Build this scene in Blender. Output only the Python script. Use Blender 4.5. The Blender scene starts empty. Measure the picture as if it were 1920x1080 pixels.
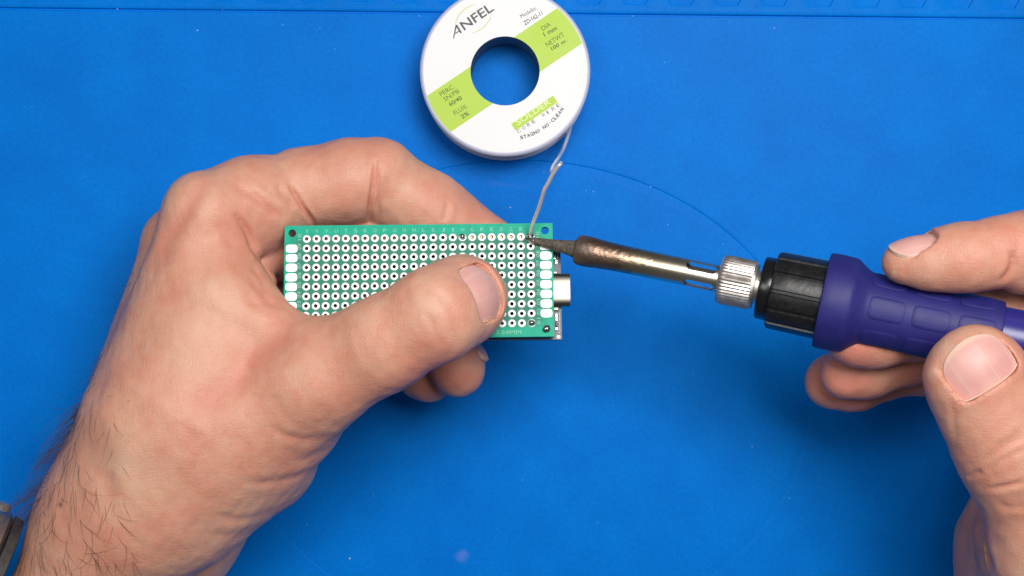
import bpy, bmesh, math, random
import numpy as np
from mathutils import Vector, Matrix

random.seed(7)
rng = np.random.default_rng(7)
scene = bpy.context.scene
COL = scene.collection
MM = 0.001
CAM_H = 500.0          # camera height above the mat, mm
FPX = 3150.0           # focal length in pixels of a 1920 px wide picture

# ------------------------------------------------------------------ camera
cam_d = bpy.data.cameras.new("camera")
cam = bpy.data.objects.new("camera", cam_d)
COL.objects.link(cam)
cam.location = (0, 0, CAM_H * MM)
cam.rotation_euler = (0, 0, 0)
cam_d.sensor_width = 36.0
cam_d.lens = 36.0 * FPX / 1920.0
cam_d.clip_start = 0.01
cam_d.clip_end = 20.0
scene.camera = cam

# ------------------------------------------------------------------ world and lamps
world = bpy.data.worlds.new("World")
scene.world = world
world.use_nodes = True
wb = world.node_tree.nodes["Background"]
wb.inputs["Color"].default_value = (0.92, 0.96, 1.0, 1)
wb.inputs["Strength"].default_value = 0.075


def area_lamp(name, loc, target, size, power, color):
    d = bpy.data.lights.new(name, 'AREA')
    d.shape = 'RECTANGLE'
    d.size, d.size_y = size
    d.energy = power
    d.color = color
    o = bpy.data.objects.new(name, d)
    COL.objects.link(o)
    o.location = loc
    o.rotation_euler = (Vector(target) - Vector(loc)).to_track_quat('-Z', 'Y').to_euler()
    return o


area_lamp("key_softbox", (0.12, 0.175, 0.64), (0.0, 0.0, 0.03), (0.30, 0.24), 4.05, (1.0, 0.975, 0.95))
area_lamp("side_softbox", (-0.23, 0.10, 0.70), (-0.02, 0.0, 0.03), (0.22, 0.24), 0.90, (1.0, 0.975, 0.95))
area_lamp("fill_softbox", (0.44, 0.20, 0.70), (0.03, 0.0, 0.03), (0.26, 0.30), 0.22, (1.0, 0.975, 0.95))

scene.view_settings.view_transform = 'Standard'
scene.view_settings.look = 'None'
scene.view_settings.exposure = 0.0
scene.view_settings.gamma = 1.0
scene.view_settings.use_curve_mapping = False
scene.cycles.use_denoising = True
scene.cycles.max_bounces = 8


# ------------------------------------------------------------------ helpers
def P(px, py, z):
    """the point at height z (mm) that this camera sees at pixel (px, py) of the 1920 x 1080 picture"""
    s = (CAM_H - z) / FPX
    return np.array([(px - 960.0) * s, (540.0 - py) * s, z], dtype=float)


def ppm(z):
    return FPX / (CAM_H - z)


def unit(v):
    v = np.asarray(v, dtype=float)
    return v / np.linalg.norm(v)


def srgb(r, g, b):
    def f(c):
        c /= 255.0
        return c / 12.92 if c <= 0.04045 else ((c + 0.055) / 1.055) ** 2.4
    return (f(r), f(g), f(b), 1.0)


def thing(name, label, category, loc=(0, 0, 0), group=None, kind=None):
    o = bpy.data.objects.new(name, None)
    o.empty_display_size = 0.01
    COL.objects.link(o)
    o.location = Vector(loc) * MM
    o["label"] = label
    o["category"] = category
    if group:
        o["group"] = group
    if kind:
        o["kind"] = kind
    return o


def mesh_from(name, verts, faces, mat=None, smooth=False, scale=MM):
    me = bpy.data.meshes.new(name)
    me.from_pydata((np.asarray(verts, dtype=float) * scale).tolist(), [], [list(map(int, f)) for f in faces])
    me.validate()
    me.update()
    if mat:
        me.materials.append(mat)
    if smooth:
        me.polygons.foreach_set("use_smooth", [True] * len(me.polygons))
    return me


def put(name, me, parent=None, keep=True):
    """link a mesh; with keep, its vertices are world coordinates although it has a parent"""
    o = bpy.data.objects.new(name, me)
    COL.objects.link(o)
    if parent is not None:
        o.parent = parent
        if keep:
            bpy.context.view_layer.update()
            o.matrix_parent_inverse = parent.matrix_world.inverted()
    return o


def obj(name, verts, faces, mat, parent=None, smooth=False, keep=True):
    return put(name, mesh_from(name, verts, faces, mat, smooth), parent, keep)


def sharp(o, deg=35):
    """smooth shading with sharp edges above an angle"""
    me = o.data
    bm = bmesh.new()
    bm.from_mesh(me)
    for f in bm.faces:
        f.smooth = True
    lim = math.radians(deg)
    for e in bm.edges:
        if len(e.link_faces) == 2 and e.calc_face_angle(0) > lim:
            e.smooth = False
    bm.to_mesh(me)
    bm.free()
    return o


def frame_of(axis, up):
    w = unit(axis)
    n = np.asarray(up, float)
    n = unit(n - w * np.dot(n, w))
    s = np.cross(n, w)
    return w, n, s


def lathe(profile, org, axis, up=(0, 0, 1), seg=48, mod=None, cap0=True, cap1=True):
    """profile of (t, r) along axis; mod(theta, t) scales r"""
    w, n, s = frame_of(axis, up)
    org = np.asarray(org, float)
    V, F = [], []
    for (t, r) in profile:
        for i in range(seg):
            th = 2 * math.pi * i / seg
            rr = r * (mod(th, t) if mod else 1.0)
            V.append(org + w * t + (n * math.cos(th) + s * math.sin(th)) * rr)
    m = len(profile)
    for j in range(m - 1):
        for i in range(seg):
            a = j * seg + i
            b = j * seg + (i + 1) % seg
            F.append((a, a + seg, b + seg, b))
    if cap0:
        F.append(tuple(range(seg)))
    if cap1:
        F.append(tuple((m - 1) * seg + i for i in reversed(range(seg))))
    return V, F


def box(c, h, R=np.eye(3)):
    """centre, half sizes, rows of R are the box's axes"""
    V = []
    for sx in (-1, 1):
        for sy in (-1, 1):
            for sz in (-1, 1):
                V.append(np.asarray(c, float) + R[0] * sx * h[0] + R[1] * sy * h[1] + R[2] * sz * h[2])
    F = [(0, 1, 3, 2), (4, 6, 7, 5), (0, 4, 5, 1), (2, 3, 7, 6), (0, 2, 6, 4), (1, 5, 7, 3)]
    return V, F


def catmull(pts, n=8):
    pts = [np.asarray(p, float) for p in pts]
    out = []
    for i in range(len(pts) - 1):
        p0 = pts[max(i - 1, 0)]
        p1, p2 = pts[i], pts[i + 1]
        p3 = pts[min(i + 2, len(pts) - 1)]
        for k in range(n):
            t = k / n
            out.append(0.5 * ((2 * p1) + (-p0 + p2) * t + (2 * p0 - 5 * p1 + 4 * p2 - p3) * t * t
                              + (-p0 + 3 * p1 - 3 * p2 + p3) * t ** 3))
    out.append(pts[-1])
    return out


def tube(pts, rad, seg=10, caps=True):
    pts = [np.asarray(p, float) for p in pts]
    rads = rad if hasattr(rad, '__len__') else [rad] * len(pts)
    V, F = [], []
    up = np.array([0.31, 0.22, 0.93])
    for i, p in enumerate(pts):
        d = unit(pts[min(i + 1, len(pts) - 1)] - pts[max(i - 1, 0)])
        u = up - d * np.dot(up, d)
        u = unit(u)
        up = u
        v = np.cross(d, u)
        for k in range(seg):
            th = 2 * math.pi * k / seg
            V.append(p + (u * math.cos(th) + v * math.sin(th)) * rads[i])
    for i in range(len(pts) - 1):
        for k in range(seg):
            a = i * seg + k
            b = i * seg + (k + 1) % seg
            F.append((a, b, b + seg, a + seg))
    if caps:
        F.append(tuple(reversed(range(seg))))
        F.append(tuple((len(pts) - 1) * seg + k for k in range(seg)))
    return V, F


def text_mesh(txt, bold=0.0):
    cu = bpy.data.curves.new("lettering", 'FONT')
    cu.body = txt
    cu.offset = bold
    cu.resolution_u = 3
    o = bpy.data.objects.new("lettering", cu)
    COL.objects.link(o)
    bpy.context.view_layer.update()
    dg = bpy.context.evaluated_depsgraph_get()
    me = bpy.data.meshes.new_from_object(o.evaluated_get(dg))
    V = np.array([v.co[:] for v in me.vertices])
    F = [tuple(p.vertices) for p in me.polygons]
    bpy.data.objects.remove(o)
    bpy.data.curves.remove(cu)
    bpy.data.meshes.remove(me)
    lo, hi = V[:, :2].min(0), V[:, :2].max(0)
    V = V[:, :2]
    V[:, 0] = (V[:, 0] - lo[0]) / (hi[0] - lo[0])
    V[:, 1] = (V[:, 1] - lo[1]) / (hi[1] - lo[1])
    return V, F


# ------------------------------------------------------------------ materials
def new_mat(name):
    m = bpy.data.materials.new(name)
    m.use_nodes = True
    nt = m.node_tree
    return m, nt, nt.nodes["Principled BSDF"]


def node(nt, typ, **kw):
    n = nt.nodes.new(typ)
    for k, v in kw.items():
        if k in n.inputs:
            n.inputs[k].default_value = v
        else:
            setattr(n, k, v)
    return n


def ramp(nt, fac, stops):
    r = nt.nodes.new("ShaderNodeValToRGB")
    el = r.color_ramp.elements
    while len(el) < len(stops):
        el.new(0.5)
    for e, (p, c) in zip(el, stops):
        e.position = p
        e.color = c
    nt.links.new(fac, r.inputs["Fac"])
    return r


def mixc(nt, fac, a, b, blend='MIX'):
    m = nt.nodes.new("ShaderNodeMix")
    m.data_type = 'RGBA'
    m.blend_type = blend
    for sock, v in ((m.inputs["Factor"], fac), (m.inputs["A"], a), (m.inputs["B"], b)):
        pass
    ins = {'f': m.inputs[0], 'a': m.inputs[6], 'b': m.inputs[7]}
    for key, v in (('f', fac), ('a', a), ('b', b)):
        if isinstance(v, bpy.types.NodeSocket):
            nt.links.new(v, ins[key])
        else:
            ins[key].default_value = v
    return m.outputs[2]


def simple(name, color, rough=0.5, metal=0.0, bump=0.0, bscale=2000, var=0.0, vscale=300, coat=0.0, spec=0.5):
    m, nt, b = new_mat(name)
    b.inputs["Base Color"].default_value = color
    b.inputs["Roughness"].default_value = rough
    b.inputs["Metallic"].default_value = metal
    b.inputs["Coat Weight"].default_value = coat
    b.inputs["Specular IOR Level"].default_value = spec
    tc = node(nt, "ShaderNodeTexCoord")
    if var > 0:
        nz = node(nt, "ShaderNodeTexNoise", Scale=vscale, Detail=5.0)
        nt.links.new(tc.outputs["Object"], nz.inputs["Vector"])
        dark = tuple(c * (1 - var) for c in color[:3]) + (1,)
        lite = tuple(min(1, c * (1 + var)) for c in color[:3]) + (1,)
        r = ramp(nt, nz.outputs["Fac"], [(0.3, dark), (0.7, lite)])
        nt.links.new(r.outputs["Color"], b.inputs["Base Color"])
        rr = node(nt, "ShaderNodeMapRange")
        rr.inputs["To Min"].default_value = max(0.02, rough - 0.12)
        rr.inputs["To Max"].default_value = min(1, rough + 0.12)
        nt.links.new(nz.outputs["Fac"], rr.inputs["Value"])
        nt.links.new(rr.outputs["Result"], b.inputs["Roughness"])
    if bump > 0:
        nz = node(nt, "ShaderNodeTexNoise", Scale=bscale, Detail=4.0)
        nt.links.new(tc.outputs["Object"], nz.inputs["Vector"])
        bp = node(nt, "ShaderNodeBump", Strength=bump, Distance=0.0002)
        nt.links.new(nz.outputs["Fac"], bp.inputs["Height"])
        nt.links.new(bp.outputs["Normal"], b.inputs["Normal"])
    return m


M = {}
# the mat: blue silicone, scuffed, with a few pale smears of flux
m, nt, b = new_mat("blue_silicone")
tc = node(nt, "ShaderNodeTexCoord")
n1 = node(nt, "ShaderNodeTexNoise", Scale=18.0, Detail=6.0, Roughness=0.6)
nt.links.new(tc.outputs["Object"], n1.inputs["Vector"])
c1 = ramp(nt, n1.outputs["Fac"], [(0.3, (0.0, 0.160, 0.63, 1)), (0.7, (0.0, 0.192, 0.71, 1))])
n2 = node(nt, "ShaderNodeTexNoise", Scale=900.0, Detail=3.0)
nt.links.new(tc.outputs["Object"], n2.inputs["Vector"])
c2 = ramp(nt, n2.outputs["Fac"], [(0.35, (0.93, 0.93, 0.93, 1)), (0.7, (1.05, 1.05, 1.05, 1))])
col = mixc(nt, 1.0, c1.outputs["Color"], c2.outputs["Color"], 'MULTIPLY')
n3 = node(nt, "ShaderNodeTexNoise", Scale=70.0, Detail=6.0, Roughness=0.7)
nt.links.new(tc.outputs["Object"], n3.inputs["Vector"])
c3 = ramp(nt, n3.outputs["Fac"], [(0.36, (0.90, 0.92, 0.94, 1)), (0.5, (1, 1, 1, 1)), (0.68, (1.0, 1.12, 1.06, 1))])
col = mixc(nt, 0.5, col, c3.outputs["Color"], 'MULTIPLY')


def smear(nt, tc, col, px, py, rx, ry, rot, tint, amt, nscale):
    """a pale patch of dried flux with its own ragged shape"""
    c = P(px, py, 0) * MM
    mp = node(nt, "ShaderNodeMapping", vector_type='TEXTURE')
    mp.inputs["Location"].default_value = c
    mp.inputs["Rotation"].default_value = (0, 0, math.radians(rot))
    mp.inputs["Scale"].default_value = (rx * MM, ry * MM, 1)
    nt.links.new(tc.outputs["Object"], mp.inputs["Vector"])
    ln = node(nt, "ShaderNodeVectorMath", operation='LENGTH')
    nt.links.new(mp.outputs["Vector"], ln.inputs[0])
    nz = node(nt, "ShaderNodeTexNoise", Scale=nscale, Detail=4.0)
    nt.links.new(tc.outputs["Object"], nz.inputs["Vector"])
    ad = node(nt, "ShaderNodeMath", operation='MULTIPLY_ADD')
    nt.links.new(nz.outputs["Fac"], ad.inputs[0])
    ad.inputs[1].default_value = 1.2
    nt.links.new(ln.outputs["Value"], ad.inputs[2])
    r = ramp(nt, ad.outputs["Value"], [(0.55, (amt, amt, amt, 1)), (1.0, (0, 0, 0, 1))])
    r.color_ramp.interpolation = 'EASE'
    return mixc(nt, r.outputs["Color"], col, tint)


col = smear(nt, tc, col, 868, 1046, 6.0, 6.5, 10, (0.09, 0.21, 0.66, 1), 0.75, 160)
col = smear(nt, tc, col, 940, 345, 22, 3.4, -8, (0.05, 0.19, 0.65, 1), 0.35, 120)
col = smear(nt, tc, col, 690, 560, 24, 12, 20, (0.03, 0.17, 0.62, 1), 0.3, 90)
nt.links.new(col, b.inputs["Base Color"])
rr = node(nt, "ShaderNodeMapRange")
rr.inputs["To Min"].default_value = 0.36
rr.inputs["To Max"].default_value = 0.52
nt.links.new(n1.outputs["Fac"], rr.inputs["Value"])
nt.links.new(rr.outputs["Result"], b.inputs["Roughness"])
b.inputs["Specular IOR Level"].default_value = 0.04
bp = node(nt, "ShaderNodeBump", Strength=0.12, Distance=0.0001)
nt.links.new(n2.outputs["Fac"], bp.inputs["Height"])
nt.links.new(bp.outputs["Normal"], b.inputs["Normal"])
M['mat'] = m


def skin_mat(name, warm=1.0):
    m, nt, b = new_mat(name)
    tc = node(nt, "ShaderNodeTexCoord")
    ob = tc.outputs["Object"]
    big = node(nt, "ShaderNodeTexNoise", Scale=55.0, Detail=4.0, Roughness=0.6)
    nt.links.new(ob, big.inputs["Vector"])
    c = ramp(nt, big.outputs["Fac"], [(0.25, (0.62, 0.270, 0.185, 1)), (0.5, (0.665, 0.340, 0.238, 1)),
                                      (0.75, (0.685, 0.405, 0.285, 1))])
    mot = node(nt, "ShaderNodeTexNoise", Scale=260.0, Detail=5.0, Roughness=0.65)
    nt.links.new(ob, mot.inputs["Vector"])
    c2 = ramp(nt, mot.outputs["Fac"], [(0.3, (0.97, 0.84, 0.80, 1)), (0.55, (1, 1, 1, 1)), (0.78, (1.02, 1.06, 1.05, 1))])
    col = mixc(nt, 0.85, c.outputs["Color"], c2.outputs["Color"], 'MULTIPLY')
    at = node(nt, "ShaderNodeAttribute", attribute_name="tone")
    sp = node(nt, "ShaderNodeSeparateColor")
    nt.links.new(at.outputs["Color"], sp.inputs["Color"])
    col = mixc(nt, sp.outputs["Red"], col, (0.61, 0.205, 0.150, 1))      # flushed; also the reddish shade put into the lower fingers
    col = mixc(nt, sp.outputs["Green"], col, (0.155, 0.055, 0.035, 1))   # mole, follicles
    col = mixc(nt, sp.outputs["Blue"], col, (0.70, 0.50, 0.36, 1))       # pale, dry skin
    # scattered follicles
    vor = node(nt, "ShaderNodeTexVoronoi", Scale=430.0)
    nt.links.new(ob, vor.inputs["Vector"])
    dot = ramp(nt, vor.outputs["Distance"], [(0.05, (0.55, 0.55, 0.55, 1)), (0.17, (0, 0, 0, 1))])
    msk = node(nt, "ShaderNodeTexNoise", Scale=48.0, Detail=2.0)
    nt.links.new(ob, msk.inputs["Vector"])
    mr = ramp(nt, msk.outputs["Fac"], [(0.52, (0, 0, 0, 1)), (0.64, (1, 1, 1, 1))])
    mm = node(nt, "ShaderNodeMath", operation='MULTIPLY')
    nt.links.new(dot.outputs["Color"], mm.inputs[0])
    nt.links.new(mr.outputs["Color"], mm.inputs[1])
    col = mixc(nt, mm.outputs["Value"], col, (0.42, 0.19, 0.14, 1))
    nt.links.new(col, b.inputs["Base Color"])
    b.inputs["Subsurface Weight"].default_value = 0.22
    b.inputs["Subsurface Radius"].default_value = (1.0, 0.36, 0.2)
    b.inputs["Subsurface Scale"].default_value = 0.0022
    b.inputs["Specular IOR Level"].default_value = 0.42
    rr = node(nt, "ShaderNodeMapRange")
    rr.inputs["To Min"].default_value = 0.38
    rr.inputs["To Max"].default_value = 0.60
    nt.links.new(mot.outputs["Fac"], rr.inputs["Value"])
    nt.links.new(rr.outputs["Result"], b.inputs["Roughness"])
    # fine relief: skin cells, pores and soft lines
    cell = node(nt, "ShaderNodeTexVoronoi", Scale=1150.0, feature='DISTANCE_TO_EDGE')
    wv = node(nt, "ShaderNodeTexNoise", Scale=300.0, Detail=2.0)
    nt.links.new(ob, wv.inputs["Vector"])
    wm = node(nt, "ShaderNodeMix", data_type='VECTOR')
    wm.inputs[0].default_value = 0.003
    nt.links.new(ob, wm.inputs[4])
    nt.links.new(wv.outputs["Color"], wm.inputs[5])
    nt.links.new(wm.outputs[1], cell.inputs["Vector"])
    ce = ramp(nt, cell.outputs["Distance"], [(0.0, (0, 0, 0, 1)), (0.22, (1, 1, 1, 1))])
    mid = node(nt, "ShaderNodeTexNoise", Scale=520.0, Detail=4.0, Roughness=0.6)
    nt.links.new(ob, mid.inputs["Vector"])
    h = node(nt, "ShaderNodeMath", operation='MULTIPLY_ADD')
    nt.links.new(mid.outputs["Fac"], h.inputs[0])
    h.inputs[1].default_value = 1.4
    nt.links.new(ce.outputs["Color"], h.inputs[2])
    bp = node(nt, "ShaderNodeBump", Strength=0.22, Distance=0.00016)
    nt.links.new(h.outputs["Value"], bp.inputs["Height"])
    prev = bp
    for rot, sc_ in ((0.5, (95, 520, 150)), (-0.75, (520, 110, 150))):
        mp = node(nt, "ShaderNodeMapping")
        mp.inputs["Rotation"].default_value = (0.2, 0.1, rot)
        mp.inputs["Scale"].default_value = sc_
        nt.links.new(ob, mp.inputs["Vector"])
        ln = node(nt, "ShaderNodeTexNoise", Scale=1.0, Detail=3.0, Roughness=0.55)
        ln.inputs["Distortion"].default_value = 0.6
        nt.links.new(mp.outputs["Vector"], ln.inputs["Vector"])
        lr = ramp(nt, ln.outputs["Fac"], [(0.40, (1, 1, 1, 1)), (0.475, (0, 0, 0, 1)), (0.55, (1, 1, 1, 1))])
        b2 = node(nt, "ShaderNodeBump", Strength=0.13, Distance=0.00022)
        nt.links.new(lr.outputs["Color"], b2.inputs["Height"])
        nt.links.new(prev.outputs["Normal"], b2.inputs["Normal"])
        prev = b2
    nt.links.new(prev.outputs["Normal"], b.inputs["Normal"])
    return m


M['skin'] = skin_mat("skin")
m, nt, b = new_mat("fingernail")
tc = node(nt, "ShaderNodeTexCoord")
nz = node(nt, "ShaderNodeTexNoise", Scale=140.0, Detail=3.0)
nt.links.new(tc.outputs["Object"], nz.inputs["Vector"])
at = node(nt, "ShaderNodeAttribute", attribute_name="tone")
sp = node(nt, "ShaderNodeSeparateColor")
nt.links.new(at.outputs["Color"], sp.inputs["Color"])
c = ramp(nt, nz.outputs["Fac"], [(0.35, (0.68, 0.345, 0.31, 1)), (0.65, (0.74, 0.42, 0.375, 1))])
col = mixc(nt, sp.outputs["Red"], c.outputs["Color"], (0.74, 0.52, 0.40, 1))     # free edge, lunula
wv = node(nt, "ShaderNodeTexNoise", Scale=1.0, Detail=3.0)
cmb = node(nt, "ShaderNodeCombineXYZ")
ml = node(nt, "ShaderNodeMath", operation='MULTIPLY')
ml.inputs[1].default_value = 9.0
nt.links.new(sp.outputs["Green"], ml.inputs[0])
nt.links.new(ml.outputs["Value"], cmb.inputs["X"])
nt.links.new(cmb.outputs["Vector"], wv.inputs["Vector"])
rg = ramp(nt, wv.outputs["Fac"], [(0.56, (0, 0, 0, 1)), (0.68, (0.28, 0.28, 0.28, 1))])
col = mixc(nt, rg.outputs["Color"], col, (0.82, 0.60, 0.56, 1))
nt.links.new(col, b.inputs["Base Color"])
b.inputs["Roughness"].default_value = 0.46
b.inputs["Subsurface Weight"].default_value = 0.2
b.inputs["Subsurface Radius"].default_value = (1.0, 0.4, 0.3)
b.inputs["Subsurface Scale"].default_value = 0.0015
bp = node(nt, "ShaderNodeBump", Strength=0.22, Distance=0.00025)
nt.links.new(wv.outputs["Fac"], bp.inputs["Height"])
nt.links.new(bp.outputs["Normal"], b.inputs["Normal"])
M['nail'] = m
M['cuticle'] = simple("dry_cuticle", (0.72, 0.54, 0.42, 1), 0.6, bump=0.4, bscale=2500)
M['hair'] = simple("dark_hair", (0.085, 0.042, 0.030, 1), 0.45)

M['pcb_edge'] = simple("fibreglass", (0.16, 0.42, 0.30, 1), 0.6)
m, nt, b = new_mat("green_solder_mask")
tc = node(nt, "ShaderNodeTexCoord")
sx = node(nt, "ShaderNodeSeparateXYZ")
nt.links.new(tc.outputs["Object"], sx.inputs["Vector"])


def band(sock, half, soft):
    a = node(nt, "ShaderNodeMath", operation='ABSOLUTE')
    nt.links.new(sock, a.inputs[0])
    r = node(nt, "ShaderNodeMapRange")
    r.inputs["From Min"].default_value = half - soft
    r.inputs["From Max"].default_value = half + soft
    r.inputs["To Min"].default_value = 1.0
    r.inputs["To Max"].default_value = 0.0
    nt.links.new(a.outputs["Value"], r.inputs["Value"])
    return r.outputs["Result"]


bx = node(nt, "ShaderNodeMath", operation='MULTIPLY')
nt.links.new(band(sx.outputs["X"], 0.0325, 0.0014), bx.inputs[0])
nt.links.new(band(sx.outputs["Y"], 0.0118, 0.0012), bx.inputs[1])
nz = node(nt, "ShaderNodeTexNoise", Scale=350.0, Detail=4.0)
nt.links.new(tc.outputs["Object"], nz.inputs["Vector"])
c = ramp(nt, nz.outputs["Fac"], [(0.3, (0.003, 0.36, 0.225, 1)), (0.7, (0.006, 0.44, 0.285, 1))])
col = mixc(nt, bx.outputs["Value"], c.outputs["Color"], (0.030, 0.215, 0.145, 1))
nt.links.new(col, b.inputs["Base Color"])
b.inputs["Roughness"].default_value = 0.5
b.inputs["Specular IOR Level"].default_value = 0.22
bp = node(nt, "ShaderNodeBump", Strength=0.1, Distance=0.0001)
nt.links.new(nz.outputs["Fac"], bp.inputs["Height"])
nt.links.new(bp.outputs["Normal"], b.inputs["Normal"])
M['pcb'] = m
M['tin'] = simple("tinned_pad", (0.93, 0.925, 0.93, 1), 0.42, 0.12, bump=0.15, bscale=1500)
M['plated'] = simple("plated_hole", (0.30, 0.29, 0.28, 1), 0.4, 1.0)
M['silk'] = simple("pale_silkscreen", (0.22, 0.58, 0.43, 1), 0.6)
M['silkwhite'] = simple("white_silkscreen", (0.72, 0.74, 0.76, 1), 0.6)
M['solder'] = simple("solder", (0.52, 0.52, 0.54, 1), 0.16, 1.0, bump=0.2, bscale=1500)
M['solder_wire'] = simple("solder_wire", (0.84, 0.82, 0.81, 1), 0.26, 0.55, bump=0.08, bscale=900)
M['dark_wire'] = simple("dull_solder_wire", (0.20, 0.19, 0.20, 1), 0.45, 1.0, bump=0.3, bscale=900)
M['gold'] = simple("gold_pin", (0.42, 0.27, 0.10, 1), 0.35, 1.0)
M['blackpcb'] = simple("black_solder_mask", (0.012, 0.018, 0.045, 1), 0.35)
M['usb'] = simple("nickel_shell", (0.24, 0.22, 0.188, 1), 0.36, 1.0, bump=0.1, bscale=300)
M['chip'] = simple("component_black", (0.02, 0.02, 0.022, 1), 0.4)
M['blackplastic'] = simple("black_plastic", (0.010, 0.010, 0.011, 1), 0.36, bump=0.25, bscale=900, var=0.35, vscale=700)
M['glossblack'] = simple("gloss_black_plastic", (0.008, 0.008, 0.009, 1), 0.22, bump=0.05, bscale=700)
M['grip'] = simple("violet_rubber", (0.021, 0.019, 0.155, 1), 0.52, bump=0.2, bscale=2600, var=0.10, vscale=260, spec=0.35)
M['handle'] = simple("violet_plastic", (0.028, 0.024, 0.21, 1), 0.30, bump=0.05, bscale=600)
M['nickel'] = simple("worn_nickel", (0.74, 0.68, 0.62, 1), 0.44, 1.0, bump=0.25, bscale=900, var=0.10, vscale=420)
M['tip_iron'] = simple("oxidised_tip", (0.115, 0.095, 0.075, 1), 0.72, 0.25, bump=0.9, bscale=1300, var=0.5, vscale=1300)
M['tip_tin'] = simple("tinned_tip", (0.62, 0.58, 0.55, 1), 0.22, 1.0, bump=0.3, bscale=1200)
M['ceramic'] = simple("heater_core", (0.05, 0.045, 0.04, 1), 0.6)
M['spoolplastic'] = simple("milky_plastic", (0.56, 0.57, 0.70, 1), 0.38, bump=0.05, bscale=400)
M['paper'] = simple("white_label", (0.80, 0.795, 0.80, 1), 0.5, bump=0.06, bscale=500, var=0.012, vscale=60)
M['lime'] = simple("lime_print", (0.42, 0.62, 0.030, 1), 0.5, var=0.03, vscale=80)
M['ink'] = simple("grey_ink", (0.085, 0.08, 0.08, 1), 0.6)
M['ink2'] = simple("faded_grey_ink", (0.13, 0.125, 0.13, 1), 0.6)
M['inkgreen'] = simple("dark_green_ink", (0.10, 0.155, 0.02, 1), 0.6)
M['limeline'] = simple("lime_line", (0.50, 0.60, 0.16, 1), 0.5)
M['white_print'] = simple("pale_print", (0.72, 0.82, 0.42, 1), 0.5)
M['spoolhub'] = simple("grey_hub", (0.10, 0.12, 0.16, 1), 0.5)
M['watchsteel'] = simple("watch_steel", (0.66, 0.63, 0.61, 1), 0.22, 0.9, bump=0.05, bscale=300)
M['watchdark'] = simple("watch_strap", (0.045, 0.04, 0.04, 1), 0.6, bump=0.6, bscale=1200, var=0.3, vscale=500)
M['dust'] = simple("dust", (0.72, 0.76, 0.86, 1), 0.8)
# iron barrel: steel browned by the heat towards the tip, set up below along the barrel

# ------------------------------------------------------------------ the mat
MROT = math.radians(-0.6)


def mrot(x, y):
    return (x * math.cos(MROT) - y * math.sin(MROT), x * math.sin(MROT) + y * math.cos(MROT))


soldering_mat = thing("soldering_mat", "blue silicone soldering mat with a row of hexagonal pockets along its far edge", "mat",
                      kind="structure")
YL = P(960, 25, 0)[1]                    # the long line near the far edge
cx, cy = P(975, 745, 0)[:2]
# undo the mat's small turn for the ring centre
ccx = cx * math.cos(-MROT) - cy * math.sin(-MROT)
ccy = cx * math.sin(-MROT) + cy * math.cos(-MROT)
RA, RB = 543 / 6.3, 443 / 6.3
XL, YB = 330.0, -260.0
NA = 384
V, F = [], []
rings = []
for q, dz in ((0.3, 0), (0.7, 0), (0.97, 0), (None, 0)):
    rings.append((q, dz))
offs = [(-3.0, 0.0), (-2.4, -0.01), (-1.2, -0.14), (-0.15, -0.30), (0.05, -0.32), (0.22, -0.30), (0.34, -0.02), (0.46, 0.0), (1.4, 0.0)]
V.append((*mrot(ccx, ccy), 0.0))
layers = []


def add_ring(fn):
    idx = []
    for i in range(NA):
        th = 2 * math.pi * i / NA
        x, y, z = fn(th)
        X, Y = mrot(x, y)
        idx.append(len(V))
        V.append((X, Y, z))
    layers.append(idx)


for q in (0.3, 0.6, 0.85):
    add_ring(lambda th, q=q: (ccx + RA * q * math.cos(th), ccy + RB * q * math.sin(th), 0.0))
for o_, dz in offs:
    # the groove fades out on the near left
    def g(th, o_=o_, dz=dz):
        fade = 0.14 + 0.86 * max(0.0, math.cos(th - math.radians(62))) ** 0.8
        return (ccx + (RA + o_) * math.cos(th), ccy + (RB + o_) * math.sin(th), dz * fade)
    add_ring(g)


def rect_hit(th, f):
    dx, dy = math.cos(th), math.sin(th)
    ts = []
    if dx > 1e-9:
        ts.append((XL - ccx) / dx)
    if dx < -1e-9:
        ts.append((-XL - ccx) / dx)
    if dy > 1e-9:
        ts.append((YL - 0.6 - ccy) / dy)
    if dy < -1e-9:
        ts.append((YB - ccy) / dy)
    t = min(ts)
    e = 1.0 / math.sqrt((dx / (RA + 1.4)) ** 2 + (dy / (RB + 1.4)) ** 2)
    r = e + (t - e) * f
    return (ccx + dx * r, ccy + dy * r, 0.0)


for f_ in (0.1, 0.4, 1.0):
    add_ring(lambda th, f_=f_: rect_hit(th, f_))
for i in range(NA):
    F.append((0, layers[0][i], layers[0][(i + 1) % NA]))
for a_, b_ in zip(layers[:-1], layers[1:]):
    for i in range(NA):
        j = (i + 1) % NA
        F.append((a_[i], b_[i], b_[j], a_[j]))
o = obj("work_surface", V, F, M['mat'], soldering_mat, smooth=True)

# far border: a groove, then a slightly raised strip with sunk hexagonal pockets
V, F = [], []


def strip(prof):
    k0 = len(V)
    for (y, z) in prof:
        for x in (-XL, XL):
            X, Y = mrot(x, y)
            V.append((X, Y, z))
    for i in range(len(prof) - 1):
        a = k0 + 2 * i
        F.append((a, a + 1, a + 3, a + 2))


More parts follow.
